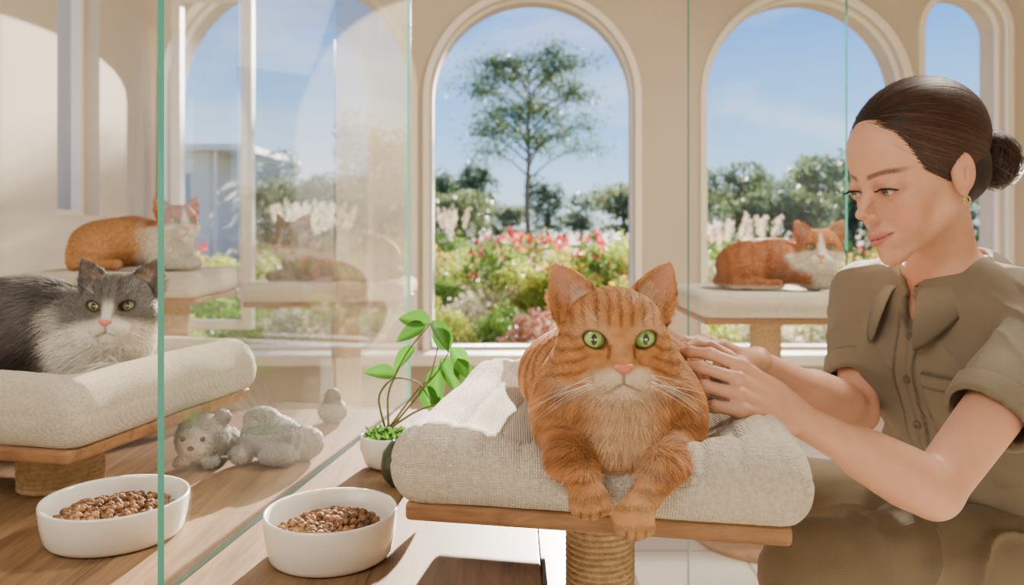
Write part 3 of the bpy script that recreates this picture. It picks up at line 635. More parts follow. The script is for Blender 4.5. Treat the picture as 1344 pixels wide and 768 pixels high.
def hand(W,d,n,sd,curls,sc=1.,thumb=(.7,.7,.2)):
    d=nz(d); n=nz(n-d*(n@d)); sd=nz(sd-d*(sd@d)-n*(sd@n)); tips=[]
    off=[.028,.0095,-.0095,-.027]; kl=[.084,.088,.084,.076]; Ls=[(.040,.024,.020),(.044,.027,.021),(.040,.025,.020),(.031,.019,.018)]
    for i in range(4):
        kn=W+sc*(d*kl[i]+sd*off[i]-n*.002)
        F.add(cap(W+sc*(sd*off[i]*.55+d*.006),kn,.0140*sc,.0088*sc),.007*sc); F.add(ell(kn-n*.003*sc,np.full(3,.0078*sc)),.004)
        p=kn; ang=curls[i][0]; dd=d+sd*off[i]*2.0
        for j in range(3):
            dj=nz(nz(dd)*math.cos(ang)+n*math.sin(ang)); q=p+dj*Ls[i][j]*sc
            F.add(cap(p,q,(.0082-.0008*j)*sc,(.0072-.0008*j)*sc),.0025*sc if j else .005*sc)
            if j<2: F.add(ell(q,np.full(3,(.0082-.0008*j)*sc)),.002)
            p=q
            if j<2: ang+=curls[i][1+j]
        tips.append((p,dj,-nz(n*math.cos(ang)-nz(dd)*math.sin(ang))))
    p=W+sc*(d*.022+sd*.020+n*.004); dd=nz(d*thumb[0]+sd*thumb[1]+n*thumb[2])
    for j,(l,ra,rb) in enumerate([(.038,.0135,.0105),(.032,.0100,.0088),(.024,.0088,.0070)]):
        q=p+dd*l*sc; F.add(cap(p,q,ra*sc,rb*sc),.010*sc if j==0 else .004*sc); p=q; dd=nz(dd+d*.30)
    tips.append((p,dd,nz(sd-n*.3))); return tips
tp1=hand(W1,A(-.83,-.28,.44),A(-.45,.75,-.35),A(.2,.35,.9),[(.30,.55,.4),(.36,.60,.45),(.44,.62,.45),(.58,.60,.5)],.86,(.85,.45,.35))
tp2=hand(W2,A(-.86,-.34,.36),A(-.3,-.05,-.9),A(0,-1,.0),[(.22,.42,.35),(.26,.45,.38),(.32,.48,.4),(.38,.5,.4)],.88,(.8,.5,.2))
v,f=F.nets(); del F.f
L=h.inv(v); x,y,z=L.T; ax=np.abs(x)
sk=lin(204,154,127); cols=np.tile(sk,(len(v),1))*(1+.035*vnoise(v,30,3)[:,None]+.03*vnoise(v,110,3)[:,None])
def tint(mask,c,a):
    global cols
    m=(mask*a)[:,None]; cols=cols*(1-m)+c*m
hd=(np.linalg.norm(L,axis=1)<.16)&(y>0)
tint(sst(.036,.008,np.linalg.norm((L-np.stack([np.sign(x)*.04,0*x+.06,0*x-.035],1)),axis=1))*hd,lin(204,126,106),.32)
tint(sst(.016,.006,np.linalg.norm(L-A(0,.1,-.033),axis=1))*hd,lin(200,126,106),.28)
lc=-.0656+.0064*(ax/.024)**2
lip=sst(1.15,.9,np.sqrt((x/.0240)**2+((z-lc)/(.0090*(1-.35*np.clip((ax/.024)**2,0,1))))**2))*(y>.06)*hd; tint(lip,lin(178,98,92),.78)
tint((np.abs(z-lc)<.0010)*(ax<.024)*(y>.065)*hd,lin(90,40,36),.9)
er=np.hypot((ax-.031)/1.5,(z+.001)/.9); tint(sst(.0150,.007,er)*(y>.05)*hd,lin(152,100,80),.45)
tint(sst(.004,.002,np.linalg.norm(L-np.stack([np.sign(x)*.0048,0*x+.0965,0*x-.0378],1),axis=1))*hd,lin(80,40,32),.8)
bz=.0195+.0045*np.sin(np.clip((ax-.010)/.040,0,1)*2.4); brow=sst(.0048,.0020,np.abs(z-bz))*sst(.006,.013,ax)*sst(.058,.044,ax)*hd; tint(brow*(.85+.15*vnoise(L,600,3)),lin(44,30,23),.88)
tint((ax>.05)*sst(-.0,.02,ax-.055)*(y<.012)*(y>-.035)*(z>-.045)*(z<.03),lin(194,124,104),.38)
for tp,dj,nn_ in tp1+tp2:
    tint(sst(.016,.006,np.linalg.norm(v-tp,axis=1)),lin(202,130,110),.40)
    tint(sst(.0052,.0040,np.linalg.norm(v-(tp+nn_*.0052+dj*.0015),axis=1)),lin(232,190,172),.8)
P=Thing('person',(.68,1.14,0),'seated person in khaki short sleeved shirt petting the orange cat','person')
body=P.body(v,f,m_skin,cols=cols)
for s in (-1,1):
    v,f=sphere((0,0,0),.0138*h.k,32); n=nz(v); g=nz(A(.12,1,-.26)); ang=np.arccos(np.clip(n@g,-1,1)); c=np.tile(lin(200,190,182),(len(v),1)); c[ang<.58]=lin(70,50,34); c[ang<.27]=(.003,.003,.003)
    P.part('eye',v@h.R.T+h.p((s*.031,.0685,0)),f,m_eye,cols=c,label='brown human eye')
    th=np.linspace(math.pi*.02,math.pi*.98,14); pts=[]
    for a in th:
        dx=.0154*math.cos(a); dz=-.0030+.0061*math.sin(a); yy=math.sqrt(max(.0156**2-(dx*.97)**2-dz*dz,1e-7)); pts.append(h.p((s*.0314+dx,.0685+yy+.0002,dz)))
    lash=[tube(pts,.0011,6)]
    for a in np.linspace(.3,2.9,24):
        dx=.0154*math.cos(a); dz=-.0030+.0061*math.sin(a); yy=math.sqrt(max(.0156**2-(dx*.97)**2-dz*dz,1e-7)); b=A(s*.0314+dx,.0685+yy,dz)
        lash.append(tube([h.p(b),h.p(b+A(dx*.15,.0042,-.001)),h.p(b+A(dx*.3,.0074,-.0003))],[.0004,.0003,.0001],4))
    v,f=join(lash); P.part('eyelashes',v,f,m_hair,cols=np.tile(lin(24,16,13),(len(v),1)),kind='stuff')
    v,f,tr=tube([h.p((s*.071,-.006+.005*math.cos(q),-.041+.006*math.sin(q))) for q in np.linspace(0,2*math.pi,20)],.0011,6); P.part('earring',v,[f,tr],m_gold,label='small gold hoop earring')
hc=A(0,-.020,.047); hr=A(.0765,.0965,.0850); bun=A(-.010,-.124,-.014)
hpn=nz(A(0,.80,-.60)); hpc=A(0,.087,.056)
def hside(p): return (p-hpc)@hpn+.08*max(0,abs(p[0])-.040)
G=Field.uni(h.p((0,-.03,.02))-.175,h.p((0,-.03,.02))+.175,.0026)
G.add(h.ell(hc,hr*.975),.01); G.add(h.ell((0,-.052,-.012),(.058,.052,.050)),.02)
pn=h.v(hpn); pc=h.p(hpc); hR,ht_,hk=h.R,h.t,h.k
def face_side(X,Y,Z):
    x=X-pc[0];y=Y-pc[1];z=Z-pc[2]
    lx=((X-ht_[0])*hR[0,0]+(Y-ht_[1])*hR[1,0]+(Z-ht_[2])*hR[2,0])/hk
    return -(x*pn[0]+y*pn[1]+z*pn[2])-.08*np.maximum(0,np.abs(lx)-.040)*hk-.006
G.sub((pc,np.full(3,.3),face_side),.016)
for s in (-1,1): G.sub(h.ell((s*.080,-.008,-.022),(.02,.015,.021)),.004)
G.add(h.ell(bun,(.029,.025,.031)),.008); G.add(h.ell((-.005,-.102,-.006),(.024,.02,.024)),.012)
v,f=G.nets(); cc=np.tile(lin(24,16,13),(len(v),1)); hair=P.part('hair',v,f,m_hair,cols=cc,label='dark brown hair tied back in a low bun')
r2=np.random.default_rng(4); V=[];C=[];T=[];o=0; ns=0
e=nz((A(-.004,-.106,-.006)-hc)/hr)
while ns<12000:
    d=nz(r2.normal(0,1,3)); p=hc+d*hr
    if hside(p)>-.003 or p[2]<-.035: continue
    if abs(p[0])>.055 and np.linalg.norm((p-A(0,-.008,-.022))/A(1,.016,.022)*A(0,1,1))<1: continue
    edge=r2.random()<.55
    if edge:
        lim=.013*r2.random()**1.6-.001
        for _ in range(60):
            d2=nz(d+(d-e)*.02); p2=hc+d2*hr
            if hside(p2)>lim: break
            d=d2
    om=math.acos(np.clip(d@e,-1,1))
    if om<.15: continue
    m=14; qs=np.linspace(0,min(1.,.35+r2.random()),m); pts=[]; fly=(r2.random()<.06); clump=.5+.5*math.sin(40*math.atan2(d[0],d[2]+.3)); rad=.990+.020*clump+.018*r2.random()**1.5+(.035*r2.random() if fly else 0); wob=r2.normal(0,.018,3)
    for q in qs:
        dd=(math.sin((1-q)*om)*d+math.sin(q*om)*e)/math.sin(om); dd=nz(dd+A(0,0,(.10 if d[2]>0 else -.02)*math.sin(q*math.pi))+wob*math.sin(q*6)); pts.append(hc+dd*hr*(rad-(.064 if edge else .01)*max(0,1-q*7)))
    pts=np.array(pts); nn=nz((pts-hc)/hr**2); tg=nz(np.gradient(pts,axis=0)); sd=np.cross(nn,tg)*(.00015 if fly else .0003+.0004*r2.random())*np.sin(np.linspace(.12,math.pi-.35,m))[:,None]
    V.append(np.stack([pts-sd,pts+sd],1).reshape(-1,3)); i=np.arange(m-1)*2
    T.append(np.stack([i+1,i,i+2,i+3],1)+o); o+=2*m; ns+=1
    C.append(np.tile(lin(*(np.array([50,33,25])*(.3+.7*clump+.9*r2.random()**2))),(2*m,1)))
for k_ in range(1500):
    ax_=nz(r2.normal(0,1,3)*A(1,.5,1)+A(0,1.2,.2)); u=nz(np.cross(ax_,r2.normal(0,1,3))); w=np.cross(ax_,u); a0=r2.random()*6.28; a1=a0+1.2+2*r2.random(); m=12; off=(r2.random()-.5)*1.3
    sc_=1.0+.32*r2.random()**3+.03*r2.random()
    th=np.linspace(a0,a1,m); dd=nz(np.cos(th)[:,None]*u+np.sin(th)[:,None]*w+ax_*off); pts=bun+dd*A(.032,.028,.034)*sc_; tg=nz(np.gradient(pts,axis=0)); sd=np.cross(dd,tg)*.0006*np.sin(np.linspace(.3,math.pi-.3,m))[:,None]
    V.append(np.stack([pts-sd,pts+sd],1).reshape(-1,3)); i=np.arange(m-1)*2; T.append(np.stack([i+1,i,i+2,i+3],1)+o); o+=2*m
    C.append(np.tile(lin(*(np.array([50,33,25])*(.35+1.4*r2.random()**1.5))),(2*m,1)))
P.part('hair_strands',h.pts(np.concatenate(V)),np.concatenate(T),m_hair,parent=hair,cols=np.concatenate(C),kind='stuff')
# shirt
F=Field.uni((.36,.80,.34),(.88,1.40,.86),.0033)
for S,E,q in ((S1,E1,.60),(S2,E2,.76)):
    En=S+(E-S)*q; F.add(cap(S,En,.045,.047),.03); d=nz(E-S)
    def cut(X,Y,Z,En=En,d=d):
        rr=np.sqrt(np.maximum((X-En[0])**2+(Y-En[1])**2+(Z-En[2])**2,0))
        return np.maximum(-((X-En[0])*d[0]+(Y-En[1])*d[1]+(Z-En[2])*d[2]),rr-.12)
    F.sub((En,np.full(3,.13),cut),.003); F.sub(cap(En-d*.02,En+d*.03,.0415,.0415),.003)
F.add(ell((.622,1.105,.665),(.138,.098,.125),TR),.03); F.add(cap(S1+A(0,.01,-.004),S2,.046,.044),.04)
F.add(ell((.650,1.12,.55),(.128,.098,.14),TR),.04); F.add(ell((.695,1.145,.43),(.148,.112,.11),TR),.04)
for s in (-1,1): F.add(ell(A(.622,1.105,.655)+tf*.058+tl*s*.062,(.052,.048,.052),TR),.03)
F.add(cap(NB+A(.0,0,-.012),S1*.55+NB*.45,.054,.047),.04); F.add(cap(NB+A(0,0,-.012),S2*.55+NB*.45,.054,.047),.04)
F.sub(cap(NB+A(-.002,0,-.03),NB+A(-.03,-.01,.12),.049,.058),.008)
vf=A(.622,1.105,.725)+tf*.092
F.sub(cap(NB+tf*.042+A(0,0,-.01),vf+A(0,0,-.02),.026,.005),.006)
v,f=F.nets(); T_=(v-A(.622,1.105,.665))@TR; nr=vnormals(v,f); nT=nr@TR
front=(nT[:,1]>.2)*(T_[:,2]<.07)
pl=sst(.017,.015,np.abs(T_[:,0]))*front
px_,pz_=np.abs(T_[:,0]-.070),np.abs(T_[:,2]+.045); pf=(nT[:,1]>-.15)*(T_[:,1]>.0)
pk=sst(.037,.035,px_)*sst(.043,.041,pz_)*pf
pk2=sst(.037,.035,px_)*sst(.009,.0075,np.abs(T_[:,2]+.010))*pf
wr=vnoise(v*A(1,1,.6),14,2)*.004+vnoise(v*A(1,1,.7),34,6)*.0022+np.sin(T_[:,2]*75+T_[:,0]*30+3*vnoise(v,8,1))*.003*sst(-.02,-.12,T_[:,2])
for S,E in ((S1,E1),(S2,E2)):
    d=nz(E-S); s_=(v-S)@d; dist=np.linalg.norm(v-(S+d*.04),axis=1); rg_=1-np.abs(np.sin(s_*60+((v-S)@np.cross(d,A(0,0,1)))*40+2*vnoise(v,10,4))); wr=wr+(rg_**3-.2)*.003*sst(.12,.05,dist)
diag=1-np.abs(np.sin((T_[:,2]*.8+T_[:,0]*.6)*48+2.5*vnoise(v,7,14))); wr=wr+(diag**4)*.004*sst(.10,.02,T_[:,2])*(1-.6*pl)
v=v+nr*(wr+.0032*pl+.0042*pk+.0025*pk2)[:,None]; v=relax(v,f,1,.2)
sc=np.ones(len(v)); edge=lambda q,a:np.exp(-((q-a)/.0020)**2)
sc-=.6*edge(np.abs(T_[:,0]),.0168)*front; sc-=.7*(edge(px_,.0368)*(pz_<.043)+edge(pz_,.0428)*(px_<.037))*pf; sc-=.5*edge(T_[:,2],-.0195)*(px_<.036)*pf; sc-=.25*edge(T_[:,0],0.004)*front
shirt=P.part('shirt',v,f,m_shirt,label='khaki short sleeved button shirt',cols=KH*np.clip(sc,.2,1)[:,None]); SV=v; ST=(v-A(.622,1.105,.665))@TR
for S,E,q in ((S1,E1,.60),(S2,E2,.76)):
    d=nz(E-S); En=S+(E-S)*q; u=nz(np.cross(d,A(0,0,1))); w=np.cross(d,u); a=np.linspace(0,2*math.pi,49)[:-1]; prof=[(.0425,0.0),(.0485,0.0),(.0500,-.003),(.0504,-.026),(.0504,-.028),(.0470,-.031)]
    vv=np.concatenate([En+d*pz+(pr+.0012*np.sin(3*a+pz*60)[:,None])*(np.cos(a)[:,None]*u+np.sin(a)[:,None]*w) for pr,pz in prof]); n=48; i,j=np.meshgrid(np.arange(5),np.arange(n),indexing='ij'); j2=(j+1)%n
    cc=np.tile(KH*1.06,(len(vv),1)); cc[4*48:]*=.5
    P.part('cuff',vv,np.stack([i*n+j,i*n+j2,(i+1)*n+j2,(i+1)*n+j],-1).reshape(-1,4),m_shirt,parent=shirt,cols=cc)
nax=nz(A(-.16,-.05,1.)); cu=nz(tl-nax*(tl@nax)); cf=nz(np.cross(nax,cu))
if cf@tf<0: cf=-cf
rows=[]; angs=np.linspace(math.radians(74),math.radians(-254),80)
for a in angs:
    back=.5-.5*math.sin(a); fr0=1-back; dirv=cu*math.cos(a)+cf*math.sin(a); c0=NB+A(-.004,0,.002)
    endd=min(abs(a-angs[0]),abs(a-angs[-1])); pt=math.exp(-(endd/.45)**2)
    r0=.050+.004*back+.012*fr0**3; zt=.032*back
    rows.append([c0+dirv*r0+nax*(zt-.024-.022*fr0**3),c0+dirv*(r0+.001)+nax*zt,c0+dirv*(r0+.008)+nax*(zt+.006),c0+dirv*(r0+.023)+nax*(zt-.006),c0+dirv*(r0+.037+.020*pt)+nax*(zt-.030-.044*pt)])
rows=np.array(rows); m,q,_=rows.shape; i,j=np.meshgrid(np.arange(m-1),np.arange(q-1),indexing='ij'); cf_=np.stack([i*q+j,(i+1)*q+j,(i+1)*q+j+1,i*q+j+1],-1).reshape(-1,4)
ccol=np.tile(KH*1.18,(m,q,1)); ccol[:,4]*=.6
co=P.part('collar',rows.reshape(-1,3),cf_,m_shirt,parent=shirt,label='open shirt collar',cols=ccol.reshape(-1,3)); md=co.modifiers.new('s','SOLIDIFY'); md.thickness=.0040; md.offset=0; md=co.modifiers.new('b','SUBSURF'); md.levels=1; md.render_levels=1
for bz in (.045,-.02,-.085):
    msk=(np.abs(ST[:,0])<.006)&(np.abs(ST[:,2]-bz)<.006)
    if msk.any():
        k_=np.argmax(np.where(msk,ST[:,1],-9)); p=SV[k_]
        v,f=lathe([(.0001,.0),(.0055,0),(.0062,.001),(.0055,.0022),(.004,.0016),(.0001,.0016)],20); Rb=np.stack([tl,A(0,0,1),tf],1); P.part('button',v@Rb.T+p,f,m_button,parent=shirt)
# trousers
F=Field.uni((.20,.74,.05),(.90,1.42,.56),.0042)
K1=A(.345,.900,.455); H1=A(.69,1.06,.40); K2=A(.46,1.28,.42); H2=A(.66,1.22,.40); A1=A(.41,.98,.09); A2=A(.47,1.29,.09)
F.add(ell((.70,1.15,.42),(.15,.13,.11),TR),.03)
for H_,K_,A_ in ((H1,K1,A1),(H2,K2,A2)):
    F.add(cap(H_,K_,.086,.062),.03); F.add(cap(K_,A_,.060,.05),.008)
    F.sub(cap(A_+A(0,0,-.03),A_+A(0,0,.01),.046,.046),.003)
v,f=F.nets(); nr=vnormals(v,f); dK=v-K1; ang=np.arctan2(dK[:,2]+.06,dK[:,0]-.06); rad_=np.linalg.norm(dK,axis=1)
fold=(1-np.abs(np.sin(ang*5.5+2.2*vnoise(v,7,2)+rad_*6)))**4
v=v+nr*(vnoise(v,15,9)*.004+fold*.012*sst(.05,.12,rad_)*sst(.42,.25,rad_)+.002*vnoise(v*A(1,1,2),30,3))[:,None]; v=relax(v,f,1,.3)
P.part('trousers',v,f,m_trous,label='khaki work trousers')
m_shoe=M('shoe_leather',lin(70,58,48),.5,var=(20,.1))
for A_ in (A1,A2):
    F=Field.uni(A_-A(.22,.12,.1),A_+A(.12,.12,.1),.004); F.add(cap(A_+A(.02,0,-.045),A_+A(-.13,-.04,-.055),.038,.034),.02); F.add(cap(A_,A_+A(0,0,-.04),.042,.04),.02)
    v,f=F.nets(); v[:,2]=np.maximum(v[:,2],0.0); P.part('shoe',v,f,m_shoe)
t=Thing('stool',(.72,1.16,0),'low round wooden stool under the seated person','stool')
v,f=lathe([(.001,.285),(.16,.285),(.168,.292),(.168,.308),(.16,.315),(.001,.315)],48,(.72,1.16,0)); t.part('seat',v,f,m_board)
for a in range(4):
    c,s=math.cos(a*1.571+.78),math.sin(a*1.571+.78); v,f,tr=tube([(.72+.11*c,1.16+.11*s,.29),(.72+.15*c,1.16+.15*s,0)],[.016,.013],12); t.part('leg',v,[f,tr],m_board)
# ---------------------------------------------------------------- bowls, plant, toys
m_kib=M('kibble',attr=True,rough=.8,spec=.2,bump=(500,.4,.001))
def bowl(c,r,hh,label):
    z=.5105; t=Thing('bowl',(c[0],c[1],z),label,'bowl','white cat food bowls')
    pr=[(.001,0),(r*.86,0),(r*.90,.002),(r*.93,.006),(r*.975,hh*.5),(r,hh-.003),(r*.99,hh),(r*.955,hh-.001),(r*.945,hh-.004),(r*.91,hh*.55),(r*.86,hh*.35),(r*.6,hh*.28),(.001,hh*.26)]
    v,f=lathe(pr,96,(c[0],c[1],z)); t.body(v,f,m_white)
    kb=Thing('kibble',(c[0],c[1],z+hh*.5),'small brown dry cat food pieces heaped in the bowl','cat food',kind='stuff'); parts=[]; C=[]
    rr=np.random.default_rng(int(r*1e4)); v0,f0=lathe([(.01,-.55),(.75,-.5),(1,-.15),(1,.15),(.75,.5),(.01,.55)],9)
    for k_ in range(560):
        q=math.sqrt(rr.random())*r*.80; a=rr.random()*6.283; R=rotx(rr.random()*3)@rotz(rr.random()*6)@roty(rr.random()*3)
        zz=z+hh*.50+.010*(1-(q/(r*.8))**2)+.008*rr.random()-.004; s=.0032+.0012*rr.random()
        parts.append(((v0*s*A(1,1,.9+.4*rr.random()))@R.T+A(c[0]+q*math.cos(a),c[1]+q*math.sin(a),zz),f0)); C.append(np.tile(lin(*(np.array([140,102,72])*(.65+.5*rr.random()))),(len(v0),1)))
    v,f=join(parts); kb.body(v,f,m_kib,cols=np.concatenate(C))
bowl((-.189,.832),.0685,.047,'white round ceramic bowl of dry food beside the glass partition')
bowl((-.440,.885),.0765,.043,'white round ceramic bowl of dry food near the grey cat')
pc=A(-.174,1.14,.5105); t=Thing('potted_plant',pc,'small leafy green plant in a white pot on the bench','potted plant')
v,f=lathe([(.001,0),(.026,0),(.036,.006),(.043,.028),(.043,.044),(.041,.047),(.039,.044),(.038,.036),(.001,.036)],48,pc); t.part('pot',v,f,m_white)
v,f=lathe([(.001,.040),(.02,.039),(.0385,.036)],32,pc); t.part('soil',v,f,M('soil',lin(70,52,38),.95,bump=(200,.8,.004)),smooth=True)
def leafblade(b,d,n,Lg,Wd,bend=.3):
    d=nz(d); n=nz(n-d*(n@d)); s=np.cross(d,n); m=9; V=[]
    for i in range(m):
        q=i/(m-1); w=Wd*math.sin(math.pi*q**.75)**.9*.5+.0001; c=b+d*Lg*q-n*bend*Lg*q*q
        V+= [c-s*w+n*w*.35,c-s*w*.5+n*w*.12,c,c+s*w*.5+n*w*.12,c+s*w+n*w*.35]
    i,j=np.meshgrid(np.arange(m-1),np.arange(4),indexing='ij'); return np.array(V),np.stack([i*5+j,i*5+j+1,(i+1)*5+j+1,(i+1)*5+j],-1).reshape(-1,4)
stems=[[(510,560,1.13),(508,515,1.13),(535,460,1.12),(565,425,1.12)],[(512,560,1.13),(545,515,1.14),(580,480,1.14),(590,460,1.13)],[(505,560,1.13),(494,520,1.12),(515,494,1.12),(548,500,1.12),(566,520,1.12)],[(515,560,1.13),(540,530,1.12),(564,500,1.11),(575,455,1.12)],[(515,560,1.12),(545,540,1.10),(575,530,1.09),(592,545,1.09)]]
for sgs in stems:
    p=np.array([at(*q) for q in sgs]); tq=np.linspace(0,len(p)-1,20); pp=np.stack([np.interp(tq,np.arange(len(p)),p[:,i]) for i in range(3)],1)
    for _ in range(3): pp[1:-1]=(pp[:-2]+pp[1:-1]*2+pp[2:])/4
    v,f,tr=tube(pp,np.linspace(.0018,.0009,20),8); t.part('stem',v,[f,tr],m_stem)
lf=[(565,425,-50,-12,.054),(560,428,-50,18,.05),(568,420,30,40,.048),(590,460,-25,-48,.05),(592,455,28,45,.05),(578,470,35,55,.054),(575,480,-5,60,.052),(520,492,-28,-8,.044),(556,506,20,38,.044),(545,455,-45,40,.045),(600,470,25,60,.046),(566,520,20,18,.04),(590,545,10,30,.034),(575,530,25,-8,.034)]
for k_,(px,py,dx,dy,Lg) in enumerate(lf):
    b=at(px,py,1.12 if k_<12 else 1.09); d=A(dx,rng.normal(0,14),-dy); v,f=leafblade(b,d,A(.35*rng.normal(),-.8,.75),Lg*1.05,Lg*.58,.22); c=np.tile(lin(*(np.array([74,132,40])*(.7+.45*rng.random()))),(len(v),1)); c[2::5]*=1.4
    t.part('leaf',v,f,m_leaf,cols=c)
parts=[];C=[]
for k_ in range(300):
    a=rng.random()*6.28; q=.036*math.sqrt(rng.random()); b=pc+A(q*math.cos(a),q*math.sin(a),.038); v,f=leafblade(b,A(rng.normal(0,.9),rng.normal(0,.9),.6),A(0,-1,0),.011+.007*rng.random(),.006); parts.append((v,f)); C.append(np.tile(lin(*(np.array([70,114,40])*(.6+.6*rng.random()))),(len(v),1)))
v,f=join(parts); t.part('ground_cover',v,f,m_leaf,cols=np.concatenate(C),kind='stuff')
t=Thing('vase',A(-.150,1.055,.5105),'small dark green rounded ceramic vase beside the plant pot','vase')
v,f=lathe([(.001,0),(.012,0),(.020,.010),(.024,.026),(.021,.044),(.012,.056),(.008,.060),(.006,.058),(.001,.05)],40,(-.150,1.055,.5105)); t.body(v,f,M('dark_glaze',lin(52,62,46),.3,var=(20,.2)))
def plush(prims,lo,hi,label,col,face=None,seed=1,name='plush_toy',N=22000):
    F=Field.uni(lo,hi,.0026)
    for p in prims: F.add(p,.006)
    v,f=F.nets(); nr=vnormals(v,f); n=vnoise(v,60,seed); c=np.tile(col,(len(v),1))*(1+.18*n[:,None])
    if face is not None:
        m=sst(.030,.022,np.linalg.norm(v-face,axis=1)); c=c*(1-m[:,None])+lin(214,206,194)*m[:,None]
    v=v+nr*(vnoise(v,160,3)*.0012)[:,None]; v[:,2]=np.maximum(v[:,2],.511)
    t=Thing(name,(v[:,0].mean(),v[:,1].mean(),.511),label,'plush toy'); t.body(v,f,m_under,cols=c)
    td=rng.normal(0,1,v.shape); fur(t,v,f,nr,c,td,np.full(len(v),.0045),N,.0006,lift=.8); return t
m_blk=M('black_plastic',lin(30,28,26),.2)
hd_=A(-.447,1.15,.511+.036)
t=plush([ell(hd_,(.038,.035,.036)),ell(hd_+A(.0,-.030,-.008),(.015,.010,.011)),ell(hd_+A(-.028,.0,.030),(.011,.008,.011)),ell(hd_+A(.030,.0,.030),(.011,.008,.011)),ell(hd_+A(.018,.038,-.014),(.026,.024,.020)),ell(hd_+A(-.020,-.022,-.028),(.012,.014,.008)),ell(hd_+A(.020,-.022,-.028),(.012,.014,.008))],hd_-A(.06,.07,.05),hd_+A(.07,.08,.07),'small round headed grey plush toy with pale face',lin(150,146,142),hd_+A(0,-.034,-.004),2)
for s in (-.014,.014): v,f=sphere(hd_+A(s,-.035,.008),.0036,10); t.part('eye',v,f,m_blk)
v,f=sphere(hd_+A(0,-.043,-.003),(.005,.003,.0035),10); t.part('nose',v,f,m_blk)
b=A(-.355,1.175,.511)
plush([ell(b+A(0,0,.032),(.045,.034,.031)),ell(b+A(-.014,.0,.056),(.027,.022,.020)),ell(b+A(.050,-.005,.024),(.028,.022,.024)),ell(b+A(.022,-.038,.015),(.030,.016,.015)),ell(b+A(.040,.034,.016),(.026,.018,.016)),ell(b+A(-.034,-.030,.014),(.018,.016,.014))],b-A(.08,.07,.02),b+A(.10,.08,.10),'fluffy grey plush animal lying on the bench',lin(156,153,151),None,3,N=34000)
b=A(-.315,1.40,.511)
plush([ell(b+A(0,0,.018),(.025,.024,.02)),ell(b+A(.0,0,.04),(.014,.014,.018))],b-A(.05,.05,.02),b+A(.05,.05,.08),'small round grey plush mouse toy on the bench',lin(168,160,148),seed=4,N=12000)
# ---------------------------------------------------------------- garden
def leaves(c,size,cols,asp=.45):
    n=len(c); d=nz(rng.normal(0,1,(n,3))); u=nz(np.cross(d,rng.normal(0,1,(n,3)))); size=np.broadcast_to(size,(n,))[:,None]*(.6+.8*rng.random((n,1)))
    V=np.stack([c-d*size*.5,c+u*size*asp*.5,c+d*size*.5,c-u*size*asp*.5],1).reshape(-1,3); f=np.arange(4*n).reshape(n,4)
    return V,f,np.repeat(cols,4,0)
def jit(c,n,a=.35): return np.tile(lin(*c),(n,1))*(1-a+2*a*rng.random((n,1)))
def bushmesh(col,n=900,size=.09,flower=None,nf=0,shape=(1,1,.85),seedc=0):
    d=nz(rng.normal(0,1,(n,3))); d[:,2]=np.abs(d[:,2]); r=.55+.45*rng.random((n,1))**.6; lump=1+.28*vnoise(d,3,seedc+1)[:,None]
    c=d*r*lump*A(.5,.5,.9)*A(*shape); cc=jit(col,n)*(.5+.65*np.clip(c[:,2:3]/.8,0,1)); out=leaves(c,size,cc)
    fl=None
    if nf:
        d=nz(rng.normal(0,1,(nf,3))); d[:,2]=np.abs(d[:,2])+.35; d=nz(d); c=d*(.96+.2*rng.random((nf,1)))*A(.5,.5,.9)*A(*shape)
        c=np.repeat(c,8,0)+rng.normal(0,.018,(nf*8,3)); fl=leaves(c,.06,jit(flower,nf*8,.2),.9)
    return out,fl
kinds={'green':((112,148,54),None,0),'lime':((176,186,66),None,0),'dark':((76,102,48),None,0),'red':((140,132,60),(222,54,54),17),'pink':((116,142,62),(228,82,92),14),'yellow':((154,166,62),(238,198,74),26),'purple':((142,92,74),(176,90,116),12),'orange':((172,130,64),(228,122,66),18),'silver':((174,170,126),(230,218,196),26)}
nm={'green':'leafy green garden bush','lime':'bright lime green bush','dark':'dark green dense shrub','red':'green shrub with crimson blooms','pink':'green shrub with pink red flowers','yellow':'green shrub with yellow flowers','purple':'purple leaved flowering shrub','orange':'shrub with soft orange flowers','silver':'silvery shrub with cream flowers'}
proto={}
for k_,(c,fc,nf) in kinds.items():
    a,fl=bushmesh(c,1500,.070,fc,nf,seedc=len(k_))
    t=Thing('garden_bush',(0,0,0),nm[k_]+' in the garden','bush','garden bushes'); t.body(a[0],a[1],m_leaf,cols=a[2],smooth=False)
    if fl: t.part('flowers',fl[0],fl[1],m_leaf,cols=fl[2],smooth=False,kind='stuff')
    proto[k_]=t.root
